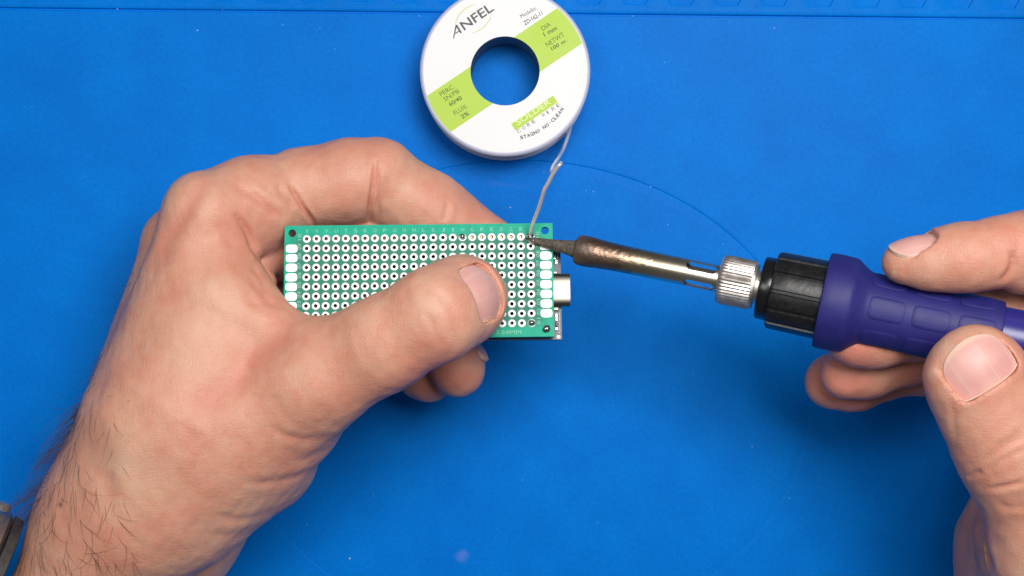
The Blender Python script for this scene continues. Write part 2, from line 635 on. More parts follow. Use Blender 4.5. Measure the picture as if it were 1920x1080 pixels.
PIT, HS = 13.75, 6.2
hx0 = P(1185, 0, 0)[0]
H_LO = YL + 2.75
HC = H_LO + HS * math.sqrt(3) / 2        # row centre
H_HI = HC + HS * math.sqrt(3) / 2 + 2.0
strip([(YL - 0.6, 0.0), (YL - 0.42, -0.55), (YL + 0.05, -0.6), (YL + 0.2, 0.25), (YL + 0.45, 0.4), (H_LO - 1.2, 0.4)])
strip([(H_HI + 1.2, 0.4), (H_HI + 30, 0.4), (H_HI + 30.4, 0.2), (H_HI + 30.4, -2.0)])
hexa = [(HS * math.cos(math.radians(60 * k)), HS * math.sin(math.radians(60 * k))) for k in range(6)]
pocket_v = []
n0 = int((-XL - hx0) / PIT) + 1
n1_ = int((XL - hx0) / PIT)
edge_l = hx0 + (n0 - 0.5) * PIT
for kk in range(n0, n1_):
    hx = hx0 + kk * PIT
    base = len(V)
    yl, yh = H_LO - 1.2, H_HI + 1.2
    rect = [(hx + PIT / 2, HC), (hx + PIT / 2, yh), (hx - PIT / 2, yh), (hx - PIT / 2, HC), (hx - PIT / 2, yl), (hx + PIT / 2, yl)]
    for (x, y) in rect:
        V.append((*mrot(x, y), 0.4))
    for sc_, z in ((1.0, 0.4), (0.955, 0.28), (0.93, -0.35), (0.86, -0.45)):
        for (x, y) in hexa:
            V.append((*mrot(hx + x * sc_, HC + y * sc_), z))
    for i in range(6):
        j = (i + 1) % 6
        for l in range(4):
            a0 = base + 6 * l
            F.append((a0 + i, a0 + j, a0 + 6 + j, a0 + 6 + i))
    F.append(tuple(base + 24 + i for i in range(6)))
o = obj("pocket_border", V, F, M['mat'], soldering_mat)
sharp(o, 50)

# flecks of dust and solder dross, far too small to count
V, F = [], []
spots = [(656, 1047, 1.0), (370, 57, .8), (417, 18, .7), (220, 17, .6), (786, 30, .7), (1187, 30, .5), (1112, 359, .6), (1099, 357, .5),
         (1220, 350, .6), (1252, 421, .5), (1020, 323, .6), (1452, 52, .6), (1480, 934, .5), (1410, 838, .6), (575, 984, .4),
         (530, 46, .4), (600, 53, .4), (628, 92, .4), (1246, 117, .5), (1166, 128, .4), (1356, 458, .4), (957, 389, 0.7),
         (60, 200, .4), (160, 330, .35), (1150, 760, .35), (980, 900, .4), (1120, 980, .35), (1300, 700, .35), (700, 930, .35)]
for (x, y, s_) in spots:
    c = P(x, y, 0)
    r = 0.26 * s_
    k0 = len(V)
    for k in range(5):
        a = 2 * math.pi * k / 5 + x
        rr_ = r * rng.uniform(0.7, 1.3)
        V.append(c + np.array([math.cos(a) * rr_, math.sin(a) * rr_, 0.005]))
    V.append(c + np.array([0, 0, r * 0.9]))
    for k in range(5):
        F.append((k0 + k, k0 + (k + 1) % 5, k0 + 5))
o = obj("dust", V, F, M['dust'], soldering_mat)
o["kind"] = "stuff"

# ------------------------------------------------------------------ solder spool
SZ = 18.0
SC = P(947, 133, SZ)
SC[2] = 0
SPPM = ppm(SZ)
RO = 160 / SPPM
RL_ = 153.5 / SPPM
RH = 64.5 / SPPM
spool = thing("solder_spool", "round white spool of solder with a lime green banded label, lying flat on the mat", "spool", SC)


def ring_lathe(name, prof, mat, seg=96, deg=35):
    V, F = [], []
    for (r, z) in prof:
        for i in range(seg):
            th = 2 * math.pi * i / seg
            V.append((SC[0] + r * math.cos(th), SC[1] + r * math.sin(th), z))
    m_ = len(prof)
    for j in range(m_):
        for i in range(seg):
            a, b_ = j * seg + i, j * seg + (i + 1) % seg
            c, d = ((j + 1) % m_) * seg + i, ((j + 1) % m_) * seg + (i + 1) % seg
            F.append((a, b_, d, c))
    return sharp(obj(name, V, F, mat, spool), deg)


ring_lathe("upper_flange", [(RH + 0.3, SZ), (RL_, SZ), (RL_ + 0.35, SZ - 0.02), (RO - 0.35, SZ - 0.25), (RO, SZ - 0.8), (RO - 0.1, SZ - 2.0),
                            (RO - 0.5, SZ - 2.4), (RH + 0.3, SZ - 2.4)], M['spoolplastic'])
ring_lathe("lower_flange", [(RH + 0.3, 2.6), (RO - 0.5, 2.6), (RO - 0.05, 2.2), (RO, 1.4), (RO - 0.05, 0.5), (RO - 0.4, 0.05), (RH + 0.3, 0.05)],
           M['spoolplastic'])
ring_lathe("hub", [(RH, SZ - 0.1), (RH + 0.4, SZ - 0.1), (RH + 0.4, 0.1), (RH, 0.1)], M['spoolhub'])
# wound solder between the flanges: one coil of many turns
V, F = [], []
prof = [(RH + 0.5, 2.65)]
for k in range(14):
    z = 2.75 + k * (SZ - 2.4 - 2.75) / 14
    zz = (SZ - 2.4 - 2.75) / 14
    for q in range(5):
        a = math.pi * q / 4
        prof.append((RO - 1.6 - 0.45 + 0.45 * math.sin(a), z + zz * (0.5 - 0.5 * math.cos(a))))
prof.append((RH + 0.5, SZ - 2.45))
ring_lathe("solder_coil", prof, M['solder_wire'], 96, 60)

# paper label: an annulus, the lime band as two slabs, lettering as flat print
SPOOL_UP = np.array([0, 0, 1.0])
BA = math.radians(34.0)


def annulus(r0, r1, z, seg=128):
    V, F = [], []
    for r in (r0, r1):
        for i in range(seg):
            th = 2 * math.pi * i / seg
            V.append((SC[0] + r * math.cos(th), SC[1] + r * math.sin(th), z))
    for i in range(seg):
        j = (i + 1) % seg
        F.append((i, seg + i, seg + j, j))
    return V, F


V, F = annulus(RH + 0.05, RL_ - 0.05, SZ + 0.06)
label_part = obj("paper_label", V, F, M['paper'], spool)


def band_half(sign, z):
    """the lime band: the part of the annulus within the band, on one side of the hole"""
    c0 = P(947, 133, SZ)[:2]
    # band edges measured across the band (px): it runs slightly past the centre
    d0, d1 = -38.0 / SPPM, 43.0 / SPPM
    ex = np.array([math.cos(BA), math.sin(BA)])
    ey = np.array([-math.sin(BA), math.cos(BA)])
    V, F = [], []
    n = 24
    for i in range(n + 1):
        d = d0 + (d1 - d0) * i / n
        xi = math.sqrt(max(0, (RH + 0.06) ** 2 - d * d))
        xo = math.sqrt(max(0, (RL_ - 0.06) ** 2 - d * d))
        for x in (xi, xo):
            p = c0 + ex * x * sign + ey * d
            V.append((p[0], p[1], z))
    for i in range(n):
        a = 2 * i
        F.append((a, a + 1, a + 3, a + 2) if sign > 0 else (a, a + 2, a + 3, a + 1))
    return V, F


for sgn in (1, -1):
    V, F = band_half(sgn, SZ + 0.09)
    obj("lime_band", V, F, M['lime'], label_part)


def spool_text(name, txt, p0, p1, cap, mat, bold=0.0, z=0.12, slant=0.0):
    """print between two baseline pixels with a cap height in pixels"""
    Vt, Ft = text_mesh(txt, bold)
    a = P(p0[0], p0[1], SZ)[:2]
    c = P(p1[0], p1[1], SZ)[:2]
    ex = unit(c - a)
    ey = np.array([-ex[1], ex[0]])
    L = np.linalg.norm(c - a)
    h = cap / SPPM
    V = [(*(a + ex * (v[0] * L + slant * v[1] * h) + ey * v[1] * h), SZ + z) for v in Vt]
    return obj(name, V, Ft, mat, label_part)


spool_text("lettering", "NFEL", (871, 57.5), (927, 19), 17.5, M['ink'], 0.012)
# the big A of the word, with its long left leg
A0_, A1_ = np.array([849.5, 72.5]), np.array([866, 60])
apex = np.array([856, 46.5])


def px_poly(name, pts, mat, z=0.12):
    V = [(*P(x, y, SZ)[:2], SZ + z) for (x, y) in pts]
    return obj(name, V, [tuple(range(len(pts)))], mat, label_part)


px_poly("lettering", [(849.3, 73), (854.2, 46.5), (857.3, 46.5), (866.2, 61.2), (863.2, 62.8), (856.2, 51.2), (851.2, 71.8)][::-1], M['ink'])
px_poly("lettering", [(854.0, 61.6), (861.6, 56.6), (862.6, 58.3), (853.5, 64.2)][::-1], M['ink'], 0.125)
# two lime arcs round the word


def arc(name, c, ax, ay, rot, t0, t1, w, mat):
    V, F = [], []
    n = 36
    for i in range(n + 1):
        t = math.radians(t0 + (t1 - t0) * i / n)
        taper = 0.35 + 0.65 * math.sin(math.pi * i / n)
        for k in (-1, 1):
            x = (ax + k * w * taper) * math.cos(t)
            y = (ay + k * w * taper) * math.sin(t)
            X = c[0] + x * math.cos(rot) - y * math.sin(rot)
            Y = c[1] - (x * math.sin(rot) + y * math.cos(rot))
            V.append((*P(X, Y, SZ)[:2], SZ + 0.115))
    for i in range(n):
        F.append((2 * i, 2 * i + 1, 2 * i + 3, 2 * i + 2))
    return obj(name, V, F, mat, label_part)


arc("logo_arc", (888, 35), 37, 24, math.radians(34), 58, 168, 0.85, M['limeline'])
arc("logo_arc", (888, 35), 37, 24, math.radians(34), 238, 348, 0.85, M['limeline'])
for (t, a, c, cap, mat, bd) in (
        ("Modello:", (978, 34.5), (1007, 17.5), 7.5, M['ink2'], 0.0), ("ZD-162-11", (984.5, 48), (1018.5, 27.5), 8.5, M['ink'], 0.008),
        ("DIA", (1018, 58), (1033.5, 48), 8.5, M['inkgreen'], 0.0), ("1 mm", (1021.5, 69), (1045.5, 55.5), 8.5, M['inkgreen'], 0.02),
        ("NETWT", (1026.5, 88.5), (1059.5, 67.5), 9, M['inkgreen'], 0.0), ("100 gr.", (1036.5, 97), (1065.5, 80), 9.5, M['inkgreen'], 0.02),
        ("PERC.", (827.5, 181), (853.5, 164.5), 8.5, M['inkgreen'], 0.0), ("SN/PB", (834.5, 190.5), (862.5, 173.5), 8.5, M['inkgreen'], 0.0),
        ("60/40", (844.5, 200), (867.5, 186), 8.5, M['inkgreen'], 0.02), ("FLUX:", (853.5, 216.5), (877.5, 201.5), 8.5, M['inkgreen'], 0.0),
        ("2%", (867, 223.5), (880.5, 215), 8.5, M['inkgreen'], 0.02)):
    spool_text("lettering", t, a, c, cap, mat, bd)
px_poly("lime_box", [(958.6, 232.5), (966.5, 245), (1045.5, 192), (1037.5, 178.8)], M['lime'], 0.09)
spool_text("lettering", "SOLDER", (971.5, 235.5), (1034, 194), 11, M['white_print'], 0.01)
for ch, k in zip("CORE WIRE", range(9)):
    if ch == ' ':
        continue
    x = 972 + (1049 - 972) * k / 8.35
    y = 250 + (200 - 250) * k / 8.35
    spool_text("lettering", ch, (x, y), (x + (2.0 if ch == 'I' else 5.2), y - (1.3 if ch == 'I' else 3.4)), 6.6, M['ink2'])
word = "STAGNO NO-CLEAN"
a_s, a_e = math.atan2(261 - 133, 979 - 947), math.atan2(207 - 133, 1056 - 947)
rad_px = 132.0
for k, ch in enumerate(word):
    if ch == ' ':
        continue
    a = a_s + (a_e - a_s) * (k / (len(word) - 1))
    hw = 2.9 if ch not in "-" else 1.3
    if ch == '-':
        px_poly("lettering", [(947 + r_ * math.cos(a + d_ / rad_px), 133 + r_ * math.sin(a + d_ / rad_px)) for r_, d_ in
                              ((rad_px - 3.8, 1.6), (rad_px - 2.6, 1.6), (rad_px - 2.6, -1.6), (rad_px - 3.8, -1.6))], M['ink'])
        continue
    c0 = (947 + rad_px * math.cos(a + hw / rad_px), 133 + rad_px * math.sin(a + hw / rad_px))
    c1 = (947 + rad_px * math.cos(a - hw / rad_px), 133 + rad_px * math.sin(a - hw / rad_px))
    spool_text("lettering", ch, c0, c1, 6.8, M['ink'], 0.03)

# ------------------------------------------------------------------ perfboard
BC = P(785, 526.5, 63.6)
ex = unit(P(1036, 523.0, 63.6) - P(531, 528.3, 63.6))
tilt = math.radians(10.5)
ey = np.array([-ex[1], ex[0], 0.0])
ey = ey * math.cos(tilt) + np.array([0, 0, -1.0]) * math.sin(tilt)
ez = np.cross(ex, ey)
BM = Matrix(((ex[0], ey[0], ez[0], BC[0] * MM), (ex[1], ey[1], ez[1], BC[1] * MM), (ex[2], ey[2], ez[2], BC[2] * MM), (0, 0, 0, 1)))
TH = 1.6


def BL(x, y, z=0.0):
    return BC + ex * x + ey * y + ez * z


V, F = [], []


def quad_slab(x0, x1, y0, y1):
    k = len(V)
    V.extend([(x0, y0, 0), (x1, y0, 0), (x1, y1, 0), (x0, y1, 0), (x0, y0, -TH), (x1, y0, -TH), (x1, y1, -TH), (x0, y1, -TH)])
    F.append((k, k + 1, k + 2, k + 3))
    F.append((k + 7, k + 6, k + 5, k + 4))


def holed(cx_, cy_, half, r, n=16):
    k = len(V)
    for z in (0.0, -TH):
        for i in range(n):
            a = 2 * math.pi * i / n
            c_, s_ = math.cos(a), math.sin(a)
            sc_ = half / max(abs(c_), abs(s_))
            V.append((cx_ + c_ * sc_, cy_ + s_ * sc_, z))
        for i in range(n):
            a = 2 * math.pi * i / n
            V.append((cx_ + r * math.cos(a), cy_ + r * math.sin(a), z))
    for i in range(n):
        j = (i + 1) % n
        F.append((k + i, k + j, k + n + j, k + n + i))
        F.append((k + 2 * n + j, k + 2 * n + i, k + 3 * n + i, k + 3 * n + j))
        F.append((k + n + i, k + n + j, k + 3 * n + j, k + 3 * n + i))


XS = [-11.5 * 2.54 + 2.54 * i for i in range(24)]       # column X first ... A last
YS = [4.5 * 2.54 - 2.54 * j for j in range(10)]         # row 10 at the far side
for x in XS:
    for y in YS:
        holed(x, y, 1.27, 0.56)
for sx_ in (-1, 1):
    for sy_ in (-1, 1):
        holed(33.0 * sx_, 13.0 * sy_, 2.0, 1.02, 24)
    a, b_ = sorted((30.48 * sx_, 31.0 * sx_))
    quad_slab(a, b_, -15, 15)
    a, b_ = sorted((31.0 * sx_, 35.0 * sx_))
    quad_slab(a, b_, -11, 11)
quad_slab(-30.48, 30.48, 12.7, 15)
quad_slab(-30.48, 30.48, -15, -12.7)
k = len(V)
V.extend([(-35, -15, 0), (35, -15, 0), (35, 15, 0), (-35, 15, 0), (-35, -15, -TH), (35, -15, -TH), (35, 15, -TH), (-35, 15, -TH)])
for i in range(4):
    j = (i + 1) % 4
    F.append((k + j, k + i, k + 4 + i, k + 4 + j))
me = mesh_from("perfboard", V, F, M['pcb'])
board = put("perfboard", me)
board.matrix_world = BM
board["label"] = "green perforated prototype board with rows of tinned holes, pressed under the thumb"
board["category"] = "circuit board"
# ring pads, one object per hole
V, F = [], []
NP = 16
for (r, z) in ((1.04, 0.005), (0.97, 0.05), (0.49, 0.05), (0.49, -TH)):
    for i in range(NP):
        a = 2 * math.pi * i / NP
        V.append((r * math.cos(a), r * math.sin(a), z))
for l in range(3):
    for i in range(NP):
        j = (i + 1) % NP
        F.append((l * NP + i, l * NP + j, (l + 1) * NP + j, (l + 1) * NP + i))
pad_me = mesh_from("ring_pad", V, F, M['tin'], True)
pad_me.materials.append(M['plated'])
for pi_, pl in enumerate(pad_me.polygons):
    if pi_ >= 2 * NP:
        pl.material_index = 1
bpad = sharp(bpy.data.objects.new("ring_pad", pad_me), 60)
bpy.data.objects.remove(bpad)
for j, y in enumerate(YS):
    for i, x in enumerate(XS):
        o = put("ring_pad", pad_me, board, keep=False)
        o.location = (x * MM, y * MM, 0)
# edge pads: rounded tabs on rows 2 to 9
V, F = [], []
N_ = 24
for (sc_, z) in ((1.0, 0.005), (0.96, 0.05)):
    for i in range(N_):
        a = 2 * math.pi * i / N_
        c_, s_ = math.cos(a), math.sin(a)
        x = math.copysign(abs(c_) ** 0.55, c_) * 1.52
        y = math.copysign(abs(s_) ** 0.55, s_) * 1.10
        V.append((x * sc_, y * sc_, z))
for i in range(N_):
    j = (i + 1) % N_
    F.append((i, j, N_ + j, N_ + i))
F.append(tuple(N_ + i for i in range(N_)))
tab_me = mesh_from("edge_pad", V, F, M['tin'])
for sx_ in (-1, 1):
    for y in YS[1:9]:
        o = put("edge_pad", tab_me, board, keep=False)
        o.location = (sx_ * (33.1) * MM, y * MM, 0)


def board_text(txt, x, y, w, h, rot=0.0, bold=0.0, name="silkscreen_letter"):
    Vt, Ft = text_mesh(txt, bold)
    c_, s_ = math.cos(rot), math.sin(rot)
    V = []
    for v in Vt:
        a, b_ = (v[0] - 0.5) * w, (v[1] - 0.5) * h
        V.append((x + a * c_ - b_ * s_, y + a * s_ + b_ * c_, 0.03))
    return put(name, mesh_from(name, V, Ft, M['silk']), board, keep=False)


for ch, x in zip("XWVUTSRQPONMLKJIHGFEDCBA", XS):
    board_text(ch, x + 0.05, YS[0] + 2.05, 0.32 if ch == 'I' else 0.82, 1.0)
for j, y in enumerate(YS):
    for sx_ in (-1, 1):
        board_text("%02d" % (10 - j), sx_ * 31.05, y + 0.5, 1.6, 0.95, math.pi / 2)
board_text("2.54MM", 23.2, -13.75, 6.6, 1.05)


def blob(name, x, y, r, h, mat, parent, z0=0.04, seed=0):
    V, F = [], []
    n, mrow = 16, 5
    rg_ = np.random.default_rng(seed)
    ph = rg_.uniform(0, 6.28, 3)
    for l in range(mrow):
        t = l / (mrow - 1) * math.pi / 2
        for i in range(n):
            a = 2 * math.pi * i / n
            rr_ = r * math.cos(t) ** 0.8 * (1 + 0.07 * math.sin(2 * a + ph[0]) + 0.05 * math.sin(3 * a + ph[1])) + 1e-4
            V.append((x + rr_ * math.cos(a), y + rr_ * math.sin(a), z0 + h * math.sin(t)))
    for l in range(mrow - 1):
        for i in range(n):
            j = (i + 1) % n
            F.append((l * n + i, l * n + j, (l + 1) * n + j, (l + 1) * n + i))
    F.append(tuple((mrow - 1) * n + i for i in range(n)))
    return put(name, mesh_from(name, V, F, mat, True), parent, keep=False)


blob("solder_joint", XS[16], YS[0] + 0.15, 0.85, 1.25, M['solder'], board, seed=1)
blob("solder_joint", XS[23], YS[9], 0.92, 1.15, M['solder'], board, seed=2)
blob("solder_joint", XS[23] - 0.1, YS[0] + 0.25, 0.95, 1.0, M['solder'], board, seed=3)
blob("solder_joint", 33.0, -13.0, 1.12, 1.0, M['solder'], board, seed=4)

# ------------------------------------------------------------------ microcontroller module under the board
mod = thing("microcontroller_module", "dark microcontroller module with a silver socket, peeking out from under the green board", "circuit module",
            BL(24, 0, -4))
RB_ = np.array([ex, ey, ez])


def mbox(name, c, h, mat, bev=0.0):
    V, F = box(BL(*c), h, RB_)
    o = obj(name, V, F, mat, mod)
    if bev:
        md = o.modifiers.new("bevel", 'BEVEL')
        md.width = bev * MM
        md.segments = 3
    return o


mbox("module_board", (14.5, -2.25, -5.0), (22.6, 12.9, 0.6), M['blackpcb'])
# header strip under the far row of pins and under the near row
for yy in (YS[0], YS[9]):
    mbox("header_strip", (XS[16] + 8.9, yy - 0.0, -3.1), (10.0, 1.2, 1.27), M['chip'])
for i in range(16, 24):
    mbox("header_pin", (XS[i] - 0.12, YS[0] + 0.08, -2.75), (0.21, 0.21, 2.2 if i not in (16, 23) else 2.9), M['gold'])
# USB socket: rounded shell with its mouth facing outwards
V, F = [], []
n = 28
uy, uz = 4.35, 1.6
ring_o = []
for i in range(n):
    a = 2 * math.pi * i / n
    c_, s_ = math.cos(a), math.sin(a)
    ring_o.append((math.copysign(abs(c_) ** 0.5, c_) * uy, math.copysign(abs(s_) ** 0.75, s_) * uz))
for (x, sc_) in ((32.0, 1.0), (39.35, 1.0), (39.35, 0.86), (34.0, 0.86)):
    for (y_, z_) in ring_o:
        V.append(BL(x, -2.35 + y_ * sc_, -2.75 + z_ * sc_))
for l in range(3):
    for i in range(n):
        j = (i + 1) % n
        F.append((l * n + i, l * n + j, (l + 1) * n + j, (l + 1) * n + i))
F.append(tuple(3 * n + i for i in range(n)))
F.append(tuple(reversed(range(n))))
sharp(obj("usb_socket", V, F, M['usb'], mod), 40)
for (x, y_, hx_, hy_) in ((35.6, 2.5, 0.5, 0.35), (35.7, -7.15, 0.6, 0.45)):
    mbox("socket_tab", (x, y_, -4.0), (hx_, hy_, 0.5), M['usb'], 0.15)
for (x, y_, hx_, hy_, mt) in ((35.5, 7.1, 0.35, 1.1, 'solder'), (35.9, 5.4, 0.3, 0.6, 'solder'), (35.75, -8.9, 0.28, 0.5, 'solder'),
                              (35.85, -9.9, 0.3, 0.35, 'solder'), (35.7, -11.2, 0.3, 0.6, 'chip'), (35.75, -12.4, 0.35, 0.35, 'solder')):
    mbox("component", (x, y_, -4.15), (hx_, hy_, 0.3), M[mt], 0.1)
for (x, y_, hx_, hy_) in ((36.35, 6.6, 0.06, 1.2), (36.2, 4.6, 0.2, 0.06), (36.6, -9.2, 0.06, 1.0), (36.35, -8.2, 0.28, 0.06),
                          (36.6, -12.0, 0.06, 1.3), (36.3, -13.3, 0.32, 0.06), (36.35, -10.6, 0.28, 0.06)):
    mbox("silkscreen_line", (x, y_, -4.395), (hx_, hy_, 0.01), M['silkwhite'])
V, F = [], []
for i in range(20):
    a = 2 * math.pi * i / 20
    V.append(BL(36.2 + 0.55 * math.cos(a), -14.4 + 0.55 * math.sin(a), -4.37))
obj("test_pad", V, [tuple(range(20))], M['silkwhite'], mod)

# ------------------------------------------------------------------ solder wire: off the spool, a hairpin, and back down to the joint
tipw = BL(XS[23] - 0.05, YS[0] + 0.55, 0.75)
path = [P(1071, 226, 8.5), P(1069, 240, 9), P(1064, 258, 11), P(1056, 280, 14), P(1047, 296, 20), P(1037, 312, 24), P(1033, 325, 29), P(1036, 326, 42), P(1041, 318, 58),
        P(1049, 309, 74), P(1052, 306, 79), P(1050, 308, 81.5), P(1043, 316, 81), P(1036, 327, 80), P(1029, 341, 78.5), P(1021, 355, 77), P(1016, 372, 74.5),
        P(1011, 388, 72), P(1004, 406, 69), P(998, 422, 66), tipw]
pts = catmull(path, 7)
V, F = tube(pts, 0.52, 12)
wire = obj("solder_wire", V, F, M['solder_wire'], None, smooth=True)
wire["label"] = "thin grey solder wire looping from the spool to the joint at the iron's tip"
wire["category"] = "solder wire"

# ------------------------------------------------------------------ soldering iron
IA = P(985, 447, 0)
tipz = float(BL(XS[23] - 0.9, YS[0] - 0.35, 0.75)[2])
I0 = P(984, 447.5, tipz)
I1 = P(1880, 632, tipz + 25.0)
iw, inn, iss = frame_of(I1 - I0, (0, 0, 1))
iron = thing("soldering_iron", "soldering iron with browned steel barrel, black collar and violet rubber grip, touching the board", "soldering iron", I0)


def T(px):
    return ((px - 960.0) * (CAM_H - I0[2]) - FPX * I0[0]) / (FPX * iw[0] + (px - 960.0) * iw[2])


def R_(hw, t):
    return hw * (CAM_H - I0[2] - iw[2] * t) / FPX


def ilathe(name, prof_px, mat, seg=64, mod=None, deg=32, cap0=True, cap1=True, parent=None):
    prof = [(T(x), R_(h, T(x))) for (x, h) in prof_px]
    V, F = lathe(prof, I0, iw, (0, 0, 1), seg, mod, cap0, cap1)
    o = obj(name, V, F, mat, parent or iron)
    bm = bmesh.new()
    bm.from_mesh(o.data)
    bmesh.ops.recalc_face_normals(bm, faces=bm.faces)
    bm.to_mesh(o.data)
    bm.free()
    return sharp(o, deg)


tip = ilathe("tip", [(1001.5, 6.4), (1006, 6.6), (1020, 7.6), (1035, 9.4), (1050, 11.6), (1062, 13.4), (1072, 15.2), (1078, 17.5), (1086, 18)], M['tip_iron'], 40)
ilathe("tinned_point", [(983, 1.0), (984.5, 2.6), (989, 3.8), (995, 5.0), (1001, 6.3), (1002.5, 6.35)], M['tip_tin'], 32, parent=tip)
# barrel with four vent slots, cut through the wall
m, nt, b = new_mat("heat_browned_steel")
at = node(nt, "ShaderNodeAttribute", attribute_name="along")
tc = node(nt, "ShaderNodeTexCoord")
nz = node(nt, "ShaderNodeTexNoise", Scale=330.0, Detail=5.0, Roughness=0.65)
nt.links.new(tc.outputs["Object"], nz.inputs["Vector"])
ad = node(nt, "ShaderNodeMath", operation='MULTIPLY_ADD')
nt.links.new(nz.outputs["Fac"], ad.inputs[0])
ad.inputs[1].default_value = 0.34
nt.links.new(at.outputs["Fac"], ad.inputs[2])
c = ramp(nt, ad.outputs["Value"], [(0.10, (0.10, 0.085, 0.075, 1)), (0.25, (0.15, 0.105, 0.085, 1)), (0.36, (0.31, 0.205, 0.145, 1)),
                                   (0.50, (0.34, 0.235, 0.175, 1)), (0.60, (0.62, 0.49, 0.34, 1)), (0.82, (0.76, 0.66, 0.52, 1)),
                                   (1.0, (0.82, 0.74, 0.63, 1))])
nt.links.new(c.outputs["Color"], b.inputs["Base Color"])
mt_ = ramp(nt, ad.outputs["Value"], [(0.12, (0.35, 0.35, 0.35, 1)), (0.32, (0.95, 0.95, 0.95, 1)), (0.5, (1, 1, 1, 1))])
nt.links.new(mt_.outputs["Color"], b.inputs["Metallic"])
ro_ = ramp(nt, ad.outputs["Value"], [(0.10, (0.58, 0.58, 0.58, 1)), (0.30, (0.42, 0.42, 0.42, 1)), (0.50, (0.36, 0.36, 0.36, 1)), (0.66, (0.27, 0.27, 0.27, 1))])
nt.links.new(ro_.outputs["Color"], b.inputs["Roughness"])
st = ramp(nt, ad.outputs["Value"], [(0.45, (1, 1, 1, 1)), (0.66, (0.04, 0.04, 0.04, 1))])
n2 = node(nt, "ShaderNodeTexNoise", Scale=650.0, Detail=4.0, Roughness=0.6)
nt.links.new(tc.outputs["Object"], n2.inputs["Vector"])
hm = node(nt, "ShaderNodeMath", operation='MULTIPLY')
nt.links.new(n2.outputs["Fac"], hm.inputs[0])
nt.links.new(st.outputs["Color"], hm.inputs[1])
bp = node(nt, "ShaderNodeBump", Strength=0.55, Distance=0.0004)
nt.links.new(hm.outputs["Value"], bp.inputs["Height"])
nt.links.new(bp.outputs["Normal"], b.inputs["Normal"])
M['barrel'] = m
outer = [(1079.5, 18), (1080, 23), (1082, 26.2), (1086, 28), (1094, 28.8), (1108, 28.8), (1118, 27.6), (1140, 26.4)] + \
        [(x, 25.6) for x in range(1160, 1356, 14)] + [(1358, 25.8)]
inner = [(1358, 22.6), (1200, 22.4), (1100, 22.4), (1086, 18)]
prof = [(T(x), R_(h, T(x))) for (x, h) in outer + inner]
V, F = lathe(prof, I0, iw, (0, 0, 1), 64, None, False, False)
m_ = len(prof)
for i in range(64):
    j = (i + 1) % 64
    F.append(((m_ - 1) * 64 + i, i, j, (m_ - 1) * 64 + j))
barrel = obj("barrel", V, F, M['barrel'], iron)
bm = bmesh.new()
bm.from_mesh(barrel.data)
bmesh.ops.recalc_face_normals(bm, faces=bm.faces)
bm.to_mesh(barrel.data)
bm.free()
cV, cF = [], []
t0_, t1_ = T(1286), T(1344)
rs = 1.32
for ang in (34, -56, 124, 214):
    a = math.radians(ang)
    d = inn * math.cos(a) + (-iss) * math.sin(a) * (1 if np.dot(-iss, [0, 1, 0]) > 0 else -1)
    e = np.cross(d, iw)
    k = len(cV)
    loop = []
    for q in range(10):
        b_ = math.pi / 2 + math.pi * q / 9
        loop.append((t0_ + rs + rs * math.cos(b_), rs * math.sin(b_)))
    for q in range(10):
        b_ = -math.pi / 2 + math.pi * q / 9
        loop.append((t1_ - rs + rs * math.cos(b_), rs * math.sin(b_)))
    for rad_ in (1.2, 6.0):
        for (t, y_) in loop:
            cV.append(I0 + iw * t + e * y_ + d * rad_)
    n = len(loop)
    for i in range(n):
        j = (i + 1) % n
        cF.append((k + i, k + j, k + n + j, k + n + i))
    cF.append(tuple(k + i for i in reversed(range(n))))
    cF.append(tuple(k + n + i for i in range(n)))
cut = obj("cutter", cV, cF, None)
bm = bmesh.new()
bm.from_mesh(cut.data)
bmesh.ops.recalc_face_normals(bm, faces=bm.faces)
bm.to_mesh(cut.data)
bm.free()
md = barrel.modifiers.new("slots", 'BOOLEAN')
md.operation = 'DIFFERENCE'
md.object = cut
md.solver = 'EXACT'
bpy.context.view_layer.update()
dg = bpy.context.evaluated_depsgraph_get()
me2 = bpy.data.meshes.new_from_object(barrel.evaluated_get(dg))
barrel.modifiers.clear()
barrel.data = me2
bpy.data.objects.remove(cut)
att = me2.attributes.new("along", 'FLOAT', 'POINT')
co = np.empty(len(me2.vertices) * 3)
me2.vertices.foreach_get("co", co)
co = co.reshape(-1, 3) / MM
al = ((co - I0) @ iw - T(1080)) / (T(1358) - T(1080))
att.data.foreach_set("value", al.astype(np.float32))
sharp(barrel, 32)
ilathe("heater_core", [(1090, 11), (1352, 11)], M['ceramic'], 24)
NK = 46


def knurl(th, t):
    return 1.0 + 0.028 * (abs(((th * NK / (2 * math.pi)) % 1.0) - 0.5) * 2 - 0.5)


ilathe("knurled_nut", [(1348, 27), (1348.3, 38), (1351, 43.5), (1356, 46), (1362, 46.4), (1408, 46.0), (1411, 45.4)], M['nickel'], NK * 4, knurl, 40, parent=None)
ilathe("nut_collar", [(1410.5, 45.0), (1414, 44.6), (1416.5, 43.2), (1417, 34)], M['nickel'], 64)
ilathe("neck", [(1412, 31), (1436, 31)], M['nickel'], 48)
ilathe("black_ring", [(1424.5, 30), (1424.8, 54), (1426.5, 58), (1429, 59), (1445, 59.5), (1449, 59)], M['glossblack'], 64)
NR = 13


def ribs(th, t):
    q = (th * NR / (2 * math.pi)) % 1.0
    return 1.0 if q < 0.80 else 0.955


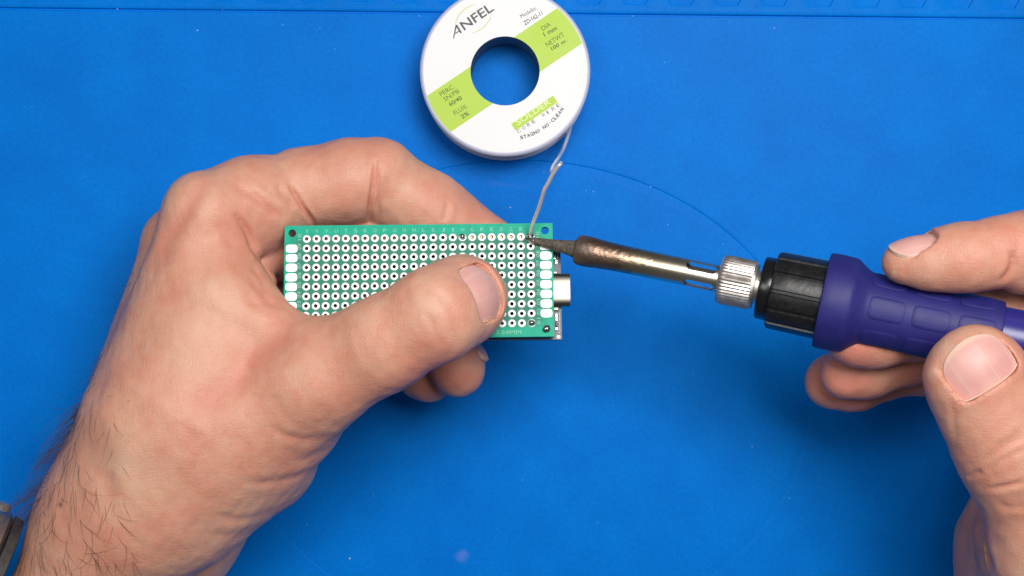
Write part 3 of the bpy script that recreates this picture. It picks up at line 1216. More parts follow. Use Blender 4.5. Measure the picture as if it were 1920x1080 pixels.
ilathe("ribbed_collar", [(1447, 50), (1447.3, 68), (1449.5, 71.5), (1454, 73), (1480, 73.5), (1540, 74.5), (1546, 74.6)], M['blackplastic'], NR * 20, ribs, 25)
grip = ilathe("rubber_grip", [(1540, 70), (1540.3, 86), (1542, 89), (1547, 90.6), (1560, 91), (1580, 90.5), (1591, 89.3), (1595, 88), (1600, 84.5), (1612, 76), (1618, 72.4), (1622, 70.8),
                       (1628, 69.4), (1650, 67.8), (1700, 66.4), (1750, 65.6), (1800, 65.8), (1850, 66.6), (1868, 66.4), (1872, 65), (1873.5, 60)], M['grip'], 96)
ilathe("handle_tube", [(1868, 57), (2080, 58), (2190, 57), (2200, 52)], M['handle'], 64)
# raised pads on the grip


def grip_r(px):
    pr = [(1628, 69.4), (1650, 67.8), (1700, 66.4), (1750, 65.6), (1800, 65.8), (1850, 66.6), (1868, 66.4)]
    return float(np.interp(px, [p[0] for p in pr], [p[1] for p in pr]))


def grip_pad(px0, px1, ang, width_deg):
    V, F = [], []
    nu, nv = 12, 10
    for lay, (ins, lift) in enumerate(((0.0, -0.05), (0.0, 0.2), (0.09, 0.32))):
        for i in range(nu + 1):
            for j in range(nv + 1):
                u = -1 + 2 * i / nu
                v = -1 + 2 * j / nv
                # squircle corners
                f_ = 1 - 0.10 * (abs(u) ** 4) * (abs(v) ** 4)
                u2, v2 = u * f_ * (1 - ins), v * f_ * (1 - ins * 1.2)
                px = (px0 + px1) / 2 + (px1 - px0) / 2 * u2
                a = math.radians(ang + width_deg / 2 * v2)
                t = T(px)
                r = R_(grip_r(px), t) + lift
                d = inn * math.cos(a) + np.array(ISIDE) * math.sin(a)
                V.append(I0 + iw * t + d * r)
    S_ = (nu + 1) * (nv + 1)
    for i in range(nu):
        for j in range(nv):
            a = 2 * S_ + i * (nv + 1) + j
            F.append((a, a + nv + 1, a + nv + 2, a + 1))
    loop = [i * (nv + 1) for i in range(nu + 1)] + [nu * (nv + 1) + j for j in range(1, nv + 1)] + \
           [i * (nv + 1) + nv for i in range(nu - 1, -1, -1)] + [j for j in range(nv - 1, 0, -1)]
    for l in range(2):
        for q in range(len(loop)):
            a, b_ = loop[q], loop[(q + 1) % len(loop)]
            F.append((l * S_ + a, l * S_ + b_, (l + 1) * S_ + b_, (l + 1) * S_ + a))
    o = obj("grip_pad", V, F, M['grip'], grip)
    bm = bmesh.new()
    bm.from_mesh(o.data)
    bmesh.ops.recalc_face_normals(bm, faces=bm.faces)
    bm.to_mesh(o.data)
    bm.free()
    return sharp(o, 60)


ISIDE = iss if iss[1] > 0 else -iss
for ang in (3, 57, -52, 112, -108, 180):
    sh = 4 if ang in (57, -52) else 0
    for (a, b_) in ((1628 - sh, 1694 - sh), (1708 - sh, 1777 - sh), (1792 - sh, 1860 - sh)):
        grip_pad(a, b_, ang, 36)

# ------------------------------------------------------------------ wrist watch at the edge of the picture
wc = P(-46, 1074, 52)
wax = unit(np.array([-0.88, 0.40, 0.25]))
watch = thing("wrist_watch", "steel wrist watch with dark strap on the hairy wrist, mostly outside the picture", "watch", wc)
V, F = lathe([(-3.5, 14), (-3.2, 16.5), (-2.2, 18.2), (-0.5, 19), (2.0, 19), (3.6, 18.2), (4.6, 16.8), (5.4, 15.6), (5.7, 0.1)], wc, wax, (0, 0, 1), 64)
sharp(obj("case", V, F, M['watchsteel'], watch), 30)
arm = unit(np.array([0.437, 0.9, 0.0]))
V, F = lathe([(-6.5, 15), (-6.2, 17.0), (-3.6, 17.6), (-3.3, 10)], wc, wax, (0, 0, 1), 48)  # case back made dark and thick to stand for the shaded gap at the wrist
sharp(obj("case_back_shade", V, F, M['watchdark'], watch), 30)
cr = wc + arm * 19.4
V, F = lathe([(0, 1.0), (0.1, 1.7), (0.4, 2.0), (1.6, 2.0), (2.1, 1.5), (2.2, 0.2)], cr + np.array([0, 0, 5]), arm, (0, 0, 1), 36,
             lambda th, t: 1 + 0.03 * math.sin(th * 18))
sharp(obj("crown", V, F, M['watchsteel'], watch), 30)
tv = np.cross(arm, wax)
for q in range(-8, 9):
    a = q * 0.20
    p = wc - wax * (24 - 23 * math.cos(a)) + tv * 24 * math.sin(a) * 1.25
    d2 = unit(tv * math.cos(a) * 1.25 - wax * math.sin(a))
    n2_ = np.cross(arm, d2)
    if abs(q) < 6:
        continue
    V, F = box(p, (8.5, 2.6, 1.3), np.array([arm, d2, n2_]))
    o = obj("strap_link", V, F, M['watchdark'], watch)

# ------------------------------------------------------------------ hands: one continuous surface each, grown from joints
class Field:
    def __init__(self, lo, hi, h):
        self.lo = np.array(lo, float)
        self.h = h
        self.n = np.ceil((np.array(hi) - self.lo) / h).astype(int) + 1
        self.F = np.full(self.n, 40.0, np.float32)

    def sub(self, lo, hi):
        a = np.clip(np.floor((np.asarray(lo) - self.lo) / self.h).astype(int), 0, self.n)
        b_ = np.clip(np.ceil((np.asarray(hi) - self.lo) / self.h).astype(int) + 1, 0, self.n)
        sl = tuple(slice(a[i], b_[i]) for i in range(3))
        g = [(self.lo[i] + self.h * np.arange(a[i], b_[i])).astype(np.float32) for i in range(3)]
        return sl, np.meshgrid(*g, indexing='ij', sparse=True)

    def cone(self, a, b_, ra, rb, k, flat=None, ff=1.0):
        """rounded cone from a to b, optionally flattened by ff along the direction flat; smooth union of width k"""
        a, b_ = np.asarray(a, float), np.asarray(b_, float)
        r = max(ra, rb) + k + 2.5
        sl, (X, Y, Z) = self.sub(np.minimum(a, b_) - r, np.maximum(a, b_) + r)
        if X.size == 0 or Y.size == 0 or Z.size == 0:
            return
        px, py, pz = X - np.float32(a[0]), Y - np.float32(a[1]), Z - np.float32(a[2])
        d = b_ - a
        if flat is not None and ff != 1.0:
            f = unit(flat)
            q = (px * np.float32(f[0]) + py * np.float32(f[1]) + pz * np.float32(f[2])) * np.float32(ff - 1)
            px, py, pz = px + q * np.float32(f[0]), py + q * np.float32(f[1]), pz + q * np.float32(f[2])
            d = d + f * np.dot(d, f) * (ff - 1)
        dd = float(np.dot(d, d))
        t = np.clip((px * np.float32(d[0]) + py * np.float32(d[1]) + pz * np.float32(d[2])) / np.float32(dd), 0, 1)
        qx, qy, qz = px - t * np.float32(d[0]), py - t * np.float32(d[1]), pz - t * np.float32(d[2])
        dist = np.sqrt(qx * qx + qy * qy + qz * qz) - (np.float32(ra) + t * np.float32(rb - ra))
        if ff > 1:
            dist = dist / np.float32(ff ** 0.5)
        cur = self.F[sl]
        hh = np.maximum(k - np.abs(cur - dist), 0) / k
        self.F[sl] = np.minimum(cur, dist) - hh * hh * np.float32(k * 0.25)

    def merge(self, other, k):
        cur, d = self.F, other.F
        hh = np.maximum(k - np.abs(cur - d), 0) / k
        self.F = np.minimum(cur, d) - hh * hh * np.float32(k * 0.25)

    def sample(self, p):
        i = np.clip(np.round((np.asarray(p) - self.lo) / self.h).astype(int), 0, self.n - 1)
        return self.F[tuple(i)]

    def march(self, p, d, lim=40.0):
        p, d = np.asarray(p, float), unit(d)
        s, last = 0.0, 0.0
        while s < lim:
            f = self.sample(p + d * s)
            if f > 0:
                return p + d * s
            s += 0.15
        return p + d * lim

    def mesh(self):
        F = self.F
        F[0], F[-1] = 5, 5
        F[:, 0], F[:, -1] = 5, 5
        F[:, :, 0], F[:, :, -1] = 5, 5
        ins = F < 0
        nx, ny, nz = F.shape
        c = np.zeros((nx - 1, ny - 1, nz - 1), np.uint8)
        for dx in (0, 1):
            for dy in (0, 1):
                for dz in (0, 1):
                    c += ins[dx:nx - 1 + dx, dy:ny - 1 + dy, dz:nz - 1 + dz]
        act = (c > 0) & (c < 8)
        I = np.argwhere(act)
        vid = np.full(act.shape, -1, np.int32)
        vid[act] = np.arange(len(I))
        corners = [(dx, dy, dz) for dx in (0, 1) for dy in (0, 1) for dz in (0, 1)]
        val = {cc: F[I[:, 0] + cc[0], I[:, 1] + cc[1], I[:, 2] + cc[2]].astype(np.float64) for cc in corners}
        acc = np.zeros((len(I), 3))
        cnt = np.zeros(len(I))
        for a in corners:
            for ax in range(3):
                if a[ax] == 1:
                    continue
                b_ = list(a)
                b_[ax] = 1
                b_ = tuple(b_)
                fa, fb = val[a], val[b_]
                cr = (fa < 0) != (fb < 0)
                t = np.where(cr, fa / np.where(cr, fa - fb, 1), 0)
                p = np.array(a, float)[None, :] + t[:, None] * (np.array(b_) - np.array(a))[None, :]
                acc += p * cr[:, None]
                cnt += cr
        verts = self.lo + self.h * (I + acc / cnt[:, None])
        faces = []
        for ax in range(3):
            a1, a2 = [(1, 2), (2, 0), (0, 1)][ax]
            s0 = [slice(1, -1)] * 3
            s1 = [slice(1, -1)] * 3
            s0[ax] = slice(0, -1)
            s1[ax] = slice(1, None)
            e0, e1 = ins[tuple(s0)], ins[tuple(s1)]
            E = np.argwhere(e0 != e1)
            flip = e1[e0 != e1]
            base = E.copy()
            for q in range(3):
                if q != ax:
                    base[:, q] += 1
            def cell(o1, o2):
                cc = base.copy()
                cc[:, a1] -= o1
                cc[:, a2] -= o2
                return vid[cc[:, 0], cc[:, 1], cc[:, 2]]
            q0, q1, q2, q3 = cell(1, 1), cell(0, 1), cell(0, 0), cell(1, 0)
            f = np.stack([q0, q1, q2, q3], 1)
            f[flip] = f[flip][:, ::-1]
            faces.append(f)
        faces = np.concatenate(faces)
        faces = faces[(faces >= 0).all(1)]
        return verts, faces


def relax(V, F, it, lam=0.5):
    e = np.concatenate([F[:, [0, 1]], F[:, [1, 2]], F[:, [2, 3]], F[:, [3, 0]]])
    e = np.concatenate([e, e[:, ::-1]])
    n = len(V)
    deg = np.bincount(e[:, 0], minlength=n).astype(float)
    for k in range(it):
        for l in (lam, -lam * 1.03):
            S = np.stack([np.bincount(e[:, 0], weights=V[e[:, 1], c], minlength=n) for c in range(3)], 1)
            V = V + l * (S / deg[:, None] - V)
    return V


def normals(V, F):
    d1, d2 = V[F[:, 2]] - V[F[:, 0]], V[F[:, 3]] - V[F[:, 1]]
    fn = np.cross(d1, d2)
    N = np.zeros_like(V)
    for c in range(4):
        for q in range(3):
            N[:, q] += np.bincount(F[:, c], weights=fn[:, q], minlength=len(V))
    return N / np.maximum(np.linalg.norm(N, axis=1, keepdims=True), 1e-9)


def to_px(V):
    s = FPX / (CAM_H - V[:, 2])
    return np.stack([960 + V[:, 0] * s, 540 - V[:, 1] * s], 1)


def seg_dist(p, poly):
    """distance (px) to a polyline and position along it 0..1"""
    best = np.full(len(p), 1e9)
    par = np.zeros(len(p))
    poly = np.asarray(poly, float)
    L = np.concatenate([[0], np.cumsum(np.linalg.norm(np.diff(poly, axis=0), axis=1))])
    for i in range(len(poly) - 1):
        a, d = poly[i], poly[i + 1] - poly[i]
        t = np.clip(((p - a) @ d) / max(d @ d, 1e-9), 0, 1)
        dist = np.linalg.norm(p - a - t[:, None] * d, axis=1)
        m_ = dist < best
        best[m_] = dist[m_]
        par[m_] = (L[i] + t[m_] * np.linalg.norm(d)) / L[-1]
    return best, par


def smooth_noise(V, scale, seed):
    """cheap sum-of-sines relief"""
    r_ = np.random.default_rng(seed)
    out = np.zeros(len(V))
    for k in range(14):
        d = unit(r_.normal(size=3)) * scale * r_.uniform(0.6, 1.6)
        out += np.sin(V @ d + r_.uniform(0, 6.28))
    return out / 14 ** 0.5


class Nail:
    def __init__(self, field, inside, n, a, w, L, R, RL, sink=0.45, edge=0.18, ext=2.2, shift=0.0, p0=0.3, p1=0.4):
        self.p0, self.p1 = p0, p1
        self.w, self.L, self.R, self.RL, self.edge = w, L, R, RL, edge
        self.n = unit(n)
        a = np.asarray(a, float)
        self.a = unit(a - self.n * np.dot(a, self.n))
        self.s = np.cross(self.a, self.n)
        self.C = field.march(inside, self.n) - self.n * sink + self.a * shift
        # sink the bed into the flesh
        rad = max(w, L) * 0.75 + ext + 1
        sl, (X, Y, Z) = field.sub(self.C - rad, self.C + rad)
        q = [X - np.float32(self.C[0]), Y - np.float32(self.C[1]), Z - np.float32(self.C[2])]
        dot = lambda v: q[0] * np.float32(v[0]) + q[1] * np.float32(v[1]) + q[2] * np.float32(v[2])
        x, y, z = dot(self.s), dot(self.a), dot(self.n)
        zs = -x * x / (2 * R) - y * y / (2 * RL)
        hy = (L + ext) / 2 + 0.1
        cr = w * min(0.34, max(0.14, 0.08 + 0.8 * p0))
        qx = np.abs(x) - (w / 2 + 0.12 - cr)
        qy = np.abs(y - ext / 2) - (hy - cr)
        out = np.sqrt(np.maximum(qx, 0) ** 2 + np.maximum(qy, 0) ** 2) + np.minimum(np.maximum(qx, qy), 0) - cr
        d = np.maximum(out, (zs - 0.6) - z)
        cur = field.F[sl]
        k = 0.45
        nd = -d
        hh = np.maximum(k - np.abs(cur - nd), 0) / k
        field.F[sl] = np.maximum(cur, nd) + hh * hh * np.float32(k * 0.25)

    def point(self, u, v):
        hw = self.w / 2
        r_ = 0.30
        vv = v
        # rounded corners at both ends
        q = 1 - math.sqrt(max(0.0, 1 - 0.985 * u * u))
        e0, e1 = self.p0 * q, self.p1 * q
        y = (-0.5 + e0 + vv * (1 - e0 - e1)) * self.L
        x = u * hw * (1 - 0.06 * (1 - v) ** 2 - 0.05 * max(0, v - 0.7) / 0.3)
        z = -x * x / (2 * self.R) - y * y / (2 * self.RL)
        return self.C + self.s * x + self.a * y + self.n * z

    def build(self, hand, cuticle=True):
        nu, nv = 28, 24
        V, F, tone = [], [], []
        for lay in (0, 1):
            for j in range(nv + 1):
                for i in range(nu + 1):
                    u, v = -1 + 2 * i / nu, j / nv
                    p = self.point(u, v)
                    V.append(p - self.n * (0.0 if lay == 0 else 0.95))
                    e = max(0.0, (v - (1 - self.edge + 0.06 * u * u)) / 0.05)
                    lun = max(0.0, 1 - ((u / 0.5) ** 2 + (v / 0.2) ** 2)) * 0.6
                    tone.append((min(1.0, e) * 0.85 + lun * 0.7, u * 0.5 + 0.5, 0, 1))
        S_ = (nu + 1) * (nv + 1)
        for j in range(nv):
            for i in range(nu):
                a = j * (nu + 1) + i
                F.append((a, a + 1, a + nu + 2, a + nu + 1))
                F.append((S_ + a, S_ + a + nu + 1, S_ + a + nu + 2, S_ + a + 1))
        loop = [i for i in range(nu + 1)] + [j * (nu + 1) + nu for j in range(1, nv + 1)] + \
               [nv * (nu + 1) + i for i in range(nu - 1, -1, -1)] + [j * (nu + 1) for j in range(nv - 1, 0, -1)]
        for q in range(len(loop)):
            a, b_ = loop[q], loop[(q + 1) % len(loop)]
            F.append((a, S_ + a, S_ + b_, b_))
        o = obj("fingernail", V, F, M['nail'], hand)
        at_ = o.data.attributes.new("tone", 'FLOAT_COLOR', 'POINT')
        at_.data.foreach_set("color", np.array(tone, np.float32).ravel())
        sharp(o, 50)
        if cuticle:
            pts, rad = [], []
            for q in range(41):
                t = q / 40
                if t < 0.3:
                    u, v = -1.0, 0.55 - t / 0.3 * 0.55
                elif t > 0.7:
                    u, v = 1.0, (t - 0.7) / 0.3 * 0.55
                else:
                    u, v = -1 + (t - 0.3) / 0.4 * 2, 0.0
                pts.append(self.point(u * 1.0, v) + self.n * 0.02)
                env = 0.5 + 0.5 * min(1, min(t, 1 - t) / 0.25)
                rad.append(0.18 * env * (1 + 0.35 * math.sin(q * 2.1) * math.sin(q * 0.7 + 1)))
            V2, F2 = tube(pts, rad, 8)
            obj("cuticle", V2, F2, M['cuticle'], hand, smooth=True)
        return o


def finish_hand(name, field, creases, tones, label, seed, bumps=(), loc=None):
    V, F = field.mesh()
    V = relax(V, F, 3)
    N = normals(V, F)
    px = to_px(V)
    disp = np.zeros(len(V))
    lift = np.zeros(len(V))
    tone = np.zeros((len(V), 4), np.float32)
    tone[:, 3] = 1
    up = np.clip(N[:, 2] * 2.5 + 0.15, 0, 1)
    for (poly, depth, width, zmin) in creases:
        poly = np.asarray(poly, float)
        lo, hi = poly.min(0) - 40, poly.max(0) + 40
        m_ = np.where((px[:, 0] > lo[0]) & (px[:, 0] < hi[0]) & (px[:, 1] > lo[1]) & (px[:, 1] < hi[1]) & (V[:, 2] > zmin) & (N[:, 2] > -0.05))[0]
        if len(m_) == 0:
            continue
        cm = [np.array(p_) for p_ in catmull([np.array([x_, y_, 0.0]) for x_, y_ in poly], 6)]
        d, t = seg_dist(px[m_], np.array(cm)[:, :2])
        d = d * (CAM_H - V[m_, 2]) / FPX
        env = np.clip(np.minimum(t, 1 - t) / 0.22, 0, 1) ** 0.8
        g_ = np.exp(-(d / width) ** 2) * env
        rim_ = np.exp(-((d - 2.1 * width) / (1.1 * width)) ** 2) * env
        disp[m_] += -depth * g_ + 0.22 * depth * rim_
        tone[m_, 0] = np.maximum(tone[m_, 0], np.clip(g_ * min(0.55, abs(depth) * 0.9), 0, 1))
    for (x, y, r_, h_, zmin) in bumps:
        d = np.hypot(px[:, 0] - x, px[:, 1] - y)
        m_ = (V[:, 2] > zmin) & (N[:, 2] > 0)
        disp += h_ * np.exp(-(d / r_) ** 2) * m_ * up
    disp += 0.13 * smooth_noise(V, 0.35, seed) + 0.05 * smooth_noise(V, 1.1, seed + 1)
    V = V + N * disp[:, None]
    for (x, y, r_, ch, amt, zmin) in tones:
        d = np.hypot(px[:, 0] - x, px[:, 1] - y)
        wob = 1 + 0.35 * smooth_noise(V, 0.25, seed + 5)
        g_ = np.exp(-(d / (r_ * np.clip(wob, 0.4, 1.8))) ** 2) * amt * (V[:, 2] > zmin)
        tone[:, ch] = np.maximum(tone[:, ch], g_)
    me = bpy.data.meshes.new(name)
    nv, nf = len(V), len(F)
    me.vertices.add(nv)
    me.vertices.foreach_set("co", (V * MM).astype(np.float32).ravel())
    me.loops.add(nf * 4)
    me.loops.foreach_set("vertex_index", F.astype(np.int32).ravel())
    me.polygons.add(nf)
    me.polygons.foreach_set("loop_start", np.arange(0, nf * 4, 4, dtype=np.int32))
    me.polygons.foreach_set("use_smooth", np.ones(nf, bool))
    me.update(calc_edges=True)
    me.validate()
    at_ = me.attributes.new("tone", 'FLOAT_COLOR', 'POINT')
    at_.data.foreach_set("color", tone.ravel())
    me.materials.append(M['skin'])
    o = put(name, me)
    o["label"] = label
    o["category"] = "hand"
    return o, V, N, px


RES = 0.5

# ---------------- the hand that holds the board
lo = P(-120, 1260, 0); hi = P(1010, 200, 112)
g0 = (-140.0, -92.0, 2.0)
g1 = (4.0, 46.0, 106.0)
body = Field(g0, g1, RES)
C = body.cone
# forearm and wrist, seen on the thumb side
C(P(80, 1330, 48), P(196, 1012, 52), 21.5, 18.3, 8)
C(P(90, 1330, 30), P(203, 1002, 36), 21.5, 18.3, 8)
# metacarpals, stacked below one another
C(P(212, 985, 55), P(390, 404, 62), 18.2, 11.0, 10)
C(P(205, 980, 44), P(340, 458, 44), 17.4, 10.0, 8)
C(P(215, 980, 32), P(347, 502, 30), 16, 9.5, 8)
C(P(230, 985, 24), P(370, 545, 20), 15, 9.0, 8)
# muscle between index and thumb
C(P(300, 800, 64), P(400, 572, 66), 19, 12, 8)
C(P(360, 760, 66), P(452, 600, 68), 18, 9.0, 8)
C(P(415, 565, 64), P(421, 475, 59), 9.5, 7.6, 7)
# web of skin towards the thumb
C(P(440, 520, 61), P(502, 614, 69), 5.6, 8.0, 5)
# ball of the thumb
C(P(338, 922, 56), P(545, 785, 60), 20.5, 13.0, 10)
C(P(420, 890, 52), P(505, 875, 52), 14.5, 11, 8)
C(P(270, 930, 58), P(596, 706, 72), 20, 12.4, 10)
# thumb
tn = np.array([-0.25, -0.1, 0.96])
C(P(596, 706, 73), P(718, 645, 80), 12.6, 11.0, 8, tn, 1.10)
C(P(718, 645, 80), P(822, 588, 84.0), 11.0, 10.9, 6, tn, 1.10)
dn = unit([0.60, 0.28, 0.75])
C(P(820, 588, 83.5), P(868, 563, 77.5), 10.9, 10.5, 5, dn, 1.18)
C(P(866, 563, 77.5), P(878, 556, 74.2), 10.5, 10.1, 4, dn, 1.20)
# palm inside, to close the hand
C(P(420, 600, 40), P(520, 720, 45), 17, 15, 8)

index = Field(g0, g1, RES)
C = index.cone
C(P(388, 402, 61), P(470, 382, 54.5), 11.0, 11.6, 6)
C(P(450, 428, 52), P(500, 425, 47), 9.3, 8.8, 5)
C(P(470, 382, 54.5), P(545, 366, 49.5), 11.6, 11.0, 5)
C(P(568, 353, 49.5), P(660, 341, 49.5), 11.1, 11.1, 1.2)
C(P(660, 338, 49.5), P(706, 328, 50), 10.9, 9.8, 3)
C(P(733, 356, 47.5), P(800, 392, 46), 10.2, 9.6, 1.0)
C(P(714, 326, 50), P(745, 356, 48), 9.0, 9.2, 2)
C(P(800, 392, 46), P(838, 416, 45), 9.6, 9.0, 4)
C(P(838, 413, 45), P(918, 455, 44), 9.0, 7.3, 3)
body.merge(index, 3.0)

fing = Field(g0, g1, RES)
C = fing.cone
C(P(338, 456, 44), P(520, 450, 42), 10, 10, 5)
C(P(500, 455, 42), P(690, 430, 40), 10, 9.4, 5)
C(P(700, 440, 40), P(850, 560, 38), 9.2, 8.6, 3)
C(P(862, 580, 38), P(852, 660, 38), 8.2, 7.6, 3)
C(P(852, 660, 38), P(859, 694, 39), 7.8, 7.3, 3)
body.merge(fing, 2.0)
fing = Field(g0, g1, RES)
C = fing.cone
C(P(345, 500, 30), P(520, 510, 26), 9.5, 9.4, 5)
C(P(500, 510, 26), P(660, 500, 24), 9.4, 8.8, 5)
C(P(660, 505, 24), P(810, 610, 24), 8.8, 8.2, 3)
C(P(815, 620, 24), P(796, 700, 26), 7.9, 7.2, 3)
C(P(796, 700, 26), P(806, 707, 27), 7.2, 6.7, 3)
body.merge(fing, 1.6)
fing = Field(g0, g1, RES)
C = fing.cone
C(P(370, 545, 20), P(520, 560, 14), 9, 8.4, 5)
C(P(520, 560, 14), P(640, 570, 12), 8.4, 7.4, 5)
C(P(640, 572, 12), P(720, 640, 12), 7.4, 7.0, 3)
C(P(720, 645, 12), P(690, 690, 14), 6.8, 6.0, 3)
body.merge(fing, 1.6)
fing = Field(g0, g1, RES)
fing.cone(P(340, 1005, 34), P(500, 800, 36), 15, 13, 8)
fing.cone(P(328, 1005, 34), P(200, 1120, 34), 14.8, 15, 8)
body.merge(fing, 1.5)
# small folds of the palm seen in the gap beside the board
fing = Field(g0, g1, RES)
fing.cone(P(482, 462, 50), P(496, 494, 49), 4.2, 4.6, 2)
fing.cone(P(470, 500, 52), P(494, 530, 54), 4.0, 3.6, 2)
body.merge(fing, 1.2)
del fing, index

nails = []
nails.append(Nail(body, P(856, 568, 78), (0.72, 0.31, 0.62), (0.57, 0.25, -0.78), 14.6, 11.0, 9.0, 13, sink=0.15, edge=0.10, ext=1.0, p0=0.20, p1=0.36))
nails.append(Nail(body, P(858, 690, 39), (0.80, 0.58, -0.06), (0.55, -0.82, 0.0), 8.5, 6.5, 6.0, 7, sink=0.6, edge=0.2, ext=1.2))
CRL = [
    # base of the index finger
    ([(540, 345), (552, 362), (566, 386), (584, 412), (592, 430)], 1.3, 0.55, 40),
    ([(517, 345), (535, 372), (556, 392)], 0.35, 0.9, 45),
    ([(465, 352), (490, 378), (515, 398), (532, 412)], 0.55, 1.0, 45),
    ([(440, 345), (462, 362), (482, 378)], 0.25, 1.1, 45),
    ([(438, 398), (452, 416), (464, 436), (472, 462), (478, 480)], 0.85, 0.9, 45),
    ([(448, 408), (466, 434), (478, 465), (484, 500)], 0.45, 0.8, 45),
    ([(408, 420), (425, 445), (438, 470)], 0.2, 1.2, 45),
    # skin folds of the web
    ([(460, 512), (485, 540), (505, 565), (530, 585)], 0.35, 1.0, 50),
    ([(455, 545), (480, 570), (510, 590)], 0.22, 1.2, 50),
    ([(470, 500), (490, 525), (500, 548)], 0.35, 0.7, 50),
    ([(520, 560), (545, 585), (560, 602)], 0.2, 0.8, 50),
    # middle joint of the index finger
    ([(704, 298), (703, 320), (700, 350), (696, 380), (692, 420)], 1.1, 0.6, 36),
    ([(712, 305), (710, 335), (709, 370), (708, 415)], 0.5, 0.55, 36),
    ([(842, 378), (837, 395), (834, 415)], 0.3, 0.8, 35),
    # knuckle of the thumb
    ([(757, 546), (766, 562), (772, 578)], 0.12, 0.9, 70),
    ([(798, 538), (820, 552), (836, 572)], 0.14, 1.0, 70),
    ([(822, 548), (840, 570), (852, 592)], 0.16, 1.0, 70),
    ([(794, 582), (808, 602), (818, 628), (822, 650)], 0.22, 0.9, 70),
    ([(838, 560), (850, 590), (856, 630), (852, 652)], 0.18, 1.1, 70),
    ([(848, 520), (872, 528), (884, 540)], 0.12, 0.9, 70),
    # ball of the thumb and wrist
    ([(500, 800), (545, 820), (590, 824), (632, 814)], 0.30, 1.0, 40),
    ([(545, 866), (585, 858), (616, 838)], 0.25, 0.9, 40),
    ([(450, 905), (510, 904), (560, 892), (600, 868)], 0.30, 1.0, 40),
    ([(400, 965), (440, 975), (480, 968), (520, 950)], 0.25, 1.1, 40),
    ([(380, 1000), (430, 1005), (470, 995), (500, 975)], 0.22, 1.1, 40),
    # valley beside the tendon of the index finger and a vein over the wrist
    ([(412, 318), (372, 358), (345, 400), (320, 440), (300, 480), (280, 520)], 0.75, 2.6, 40),
    ([(480, 690), (440, 715), (400, 740), (360, 780)], 0.6, 4.0, 40),
    ([(560, 612), (520, 640), (480, 668), (430, 700)], 0.7, 3.5, 40),
    ([(200, 880), (206, 910), (215, 940)], 0.35, 1.8, 40),
]
BPL = [(235, 850, 26, 0.55, 40), (228, 890, 24, 0.5, 40), (225, 925, 24, 0.35, 40), (480, 478, 26, 0.5, 40), (430, 480, 40, 0.4, 45), (420, 520, 45, 0.3, 45),
       (560, 740, 50, 0.5, 50), (340, 620, 45, 0.35, 45), (500, 490, 14, 0.5, 40)]
TNL = [(620, 305, 70, 0, 0.40, 40), (650, 350, 60, 0, 0.34, 30), (705, 340, 24, 0, 0.4, 30), (800, 380, 50, 0, 0.38, 30), (900, 400, 60, 0, 0.5, 30), (450, 420, 60, 0, 0.3, 40), (330, 560, 50, 0, 0.2, 40), (250, 720, 60, 0, 0.22, 40), (330, 850, 70, 0, 0.25, 40), (420, 760, 60, 0, 0.25, 40), (560, 660, 50, 0, 0.22, 60),
       (500, 450, 50, 0, 0.28, 40), (515, 560, 30, 0, 0.35, 50), (300, 600, 22, 0, 0.12, 40), (500, 700, 90, 0, 0.22, 40), (540, 790, 60, 0, 0.15, 40),
       (870, 560, 28, 0, 0.30, 60), (860, 520, 28, 0, 0.2, 60), (840, 705, 70, 0, 0.75, 20), (800, 730, 60, 0, 0.8, 15), (515, 500, 34, 0, 0.5, 20),  # strong reds on the lower fingertips put their shade into the skin colour
       (114, 946, 4.5, 1, 0.85, 30), (118, 938, 3.5, 1, 0.5, 30), (300, 980, 60, 0, 0.2, 30), (150, 1000, 70, 0, 0.16, 30), (230, 870, 40, 2, 0.35, 40),
       (805, 575, 35, 2, 0.4, 60), (400, 560, 60, 2, 0.2, 40), (350, 640, 60, 2, 0.18, 40), (500, 1000, 60, 2, 0.2, 30), (735, 583, 3, 1, 0.2, 60), (794, 583, 4, 0, 0.7, 60),
       (492, 672, 4, 0, 0.6, 50), (424, 810, 14, 0, 0.1, 50)]
for k in range(60):
    x, y = rng.uniform(330, 520), rng.uniform(790, 900)
    TNL.append((x, y, rng.uniform(1.6, 2.6), 1, rng.uniform(0.10, 0.28), 40))
hand_l, VL, NL, PXL = finish_hand("hand", body, CRL, TNL, "hairy hand with a watch on its wrist, thumb pressing on the green board", 11, BPL)
for nl in nails:
    nl.build(hand_l)
del body

# body hair along the back of the hand and wrist


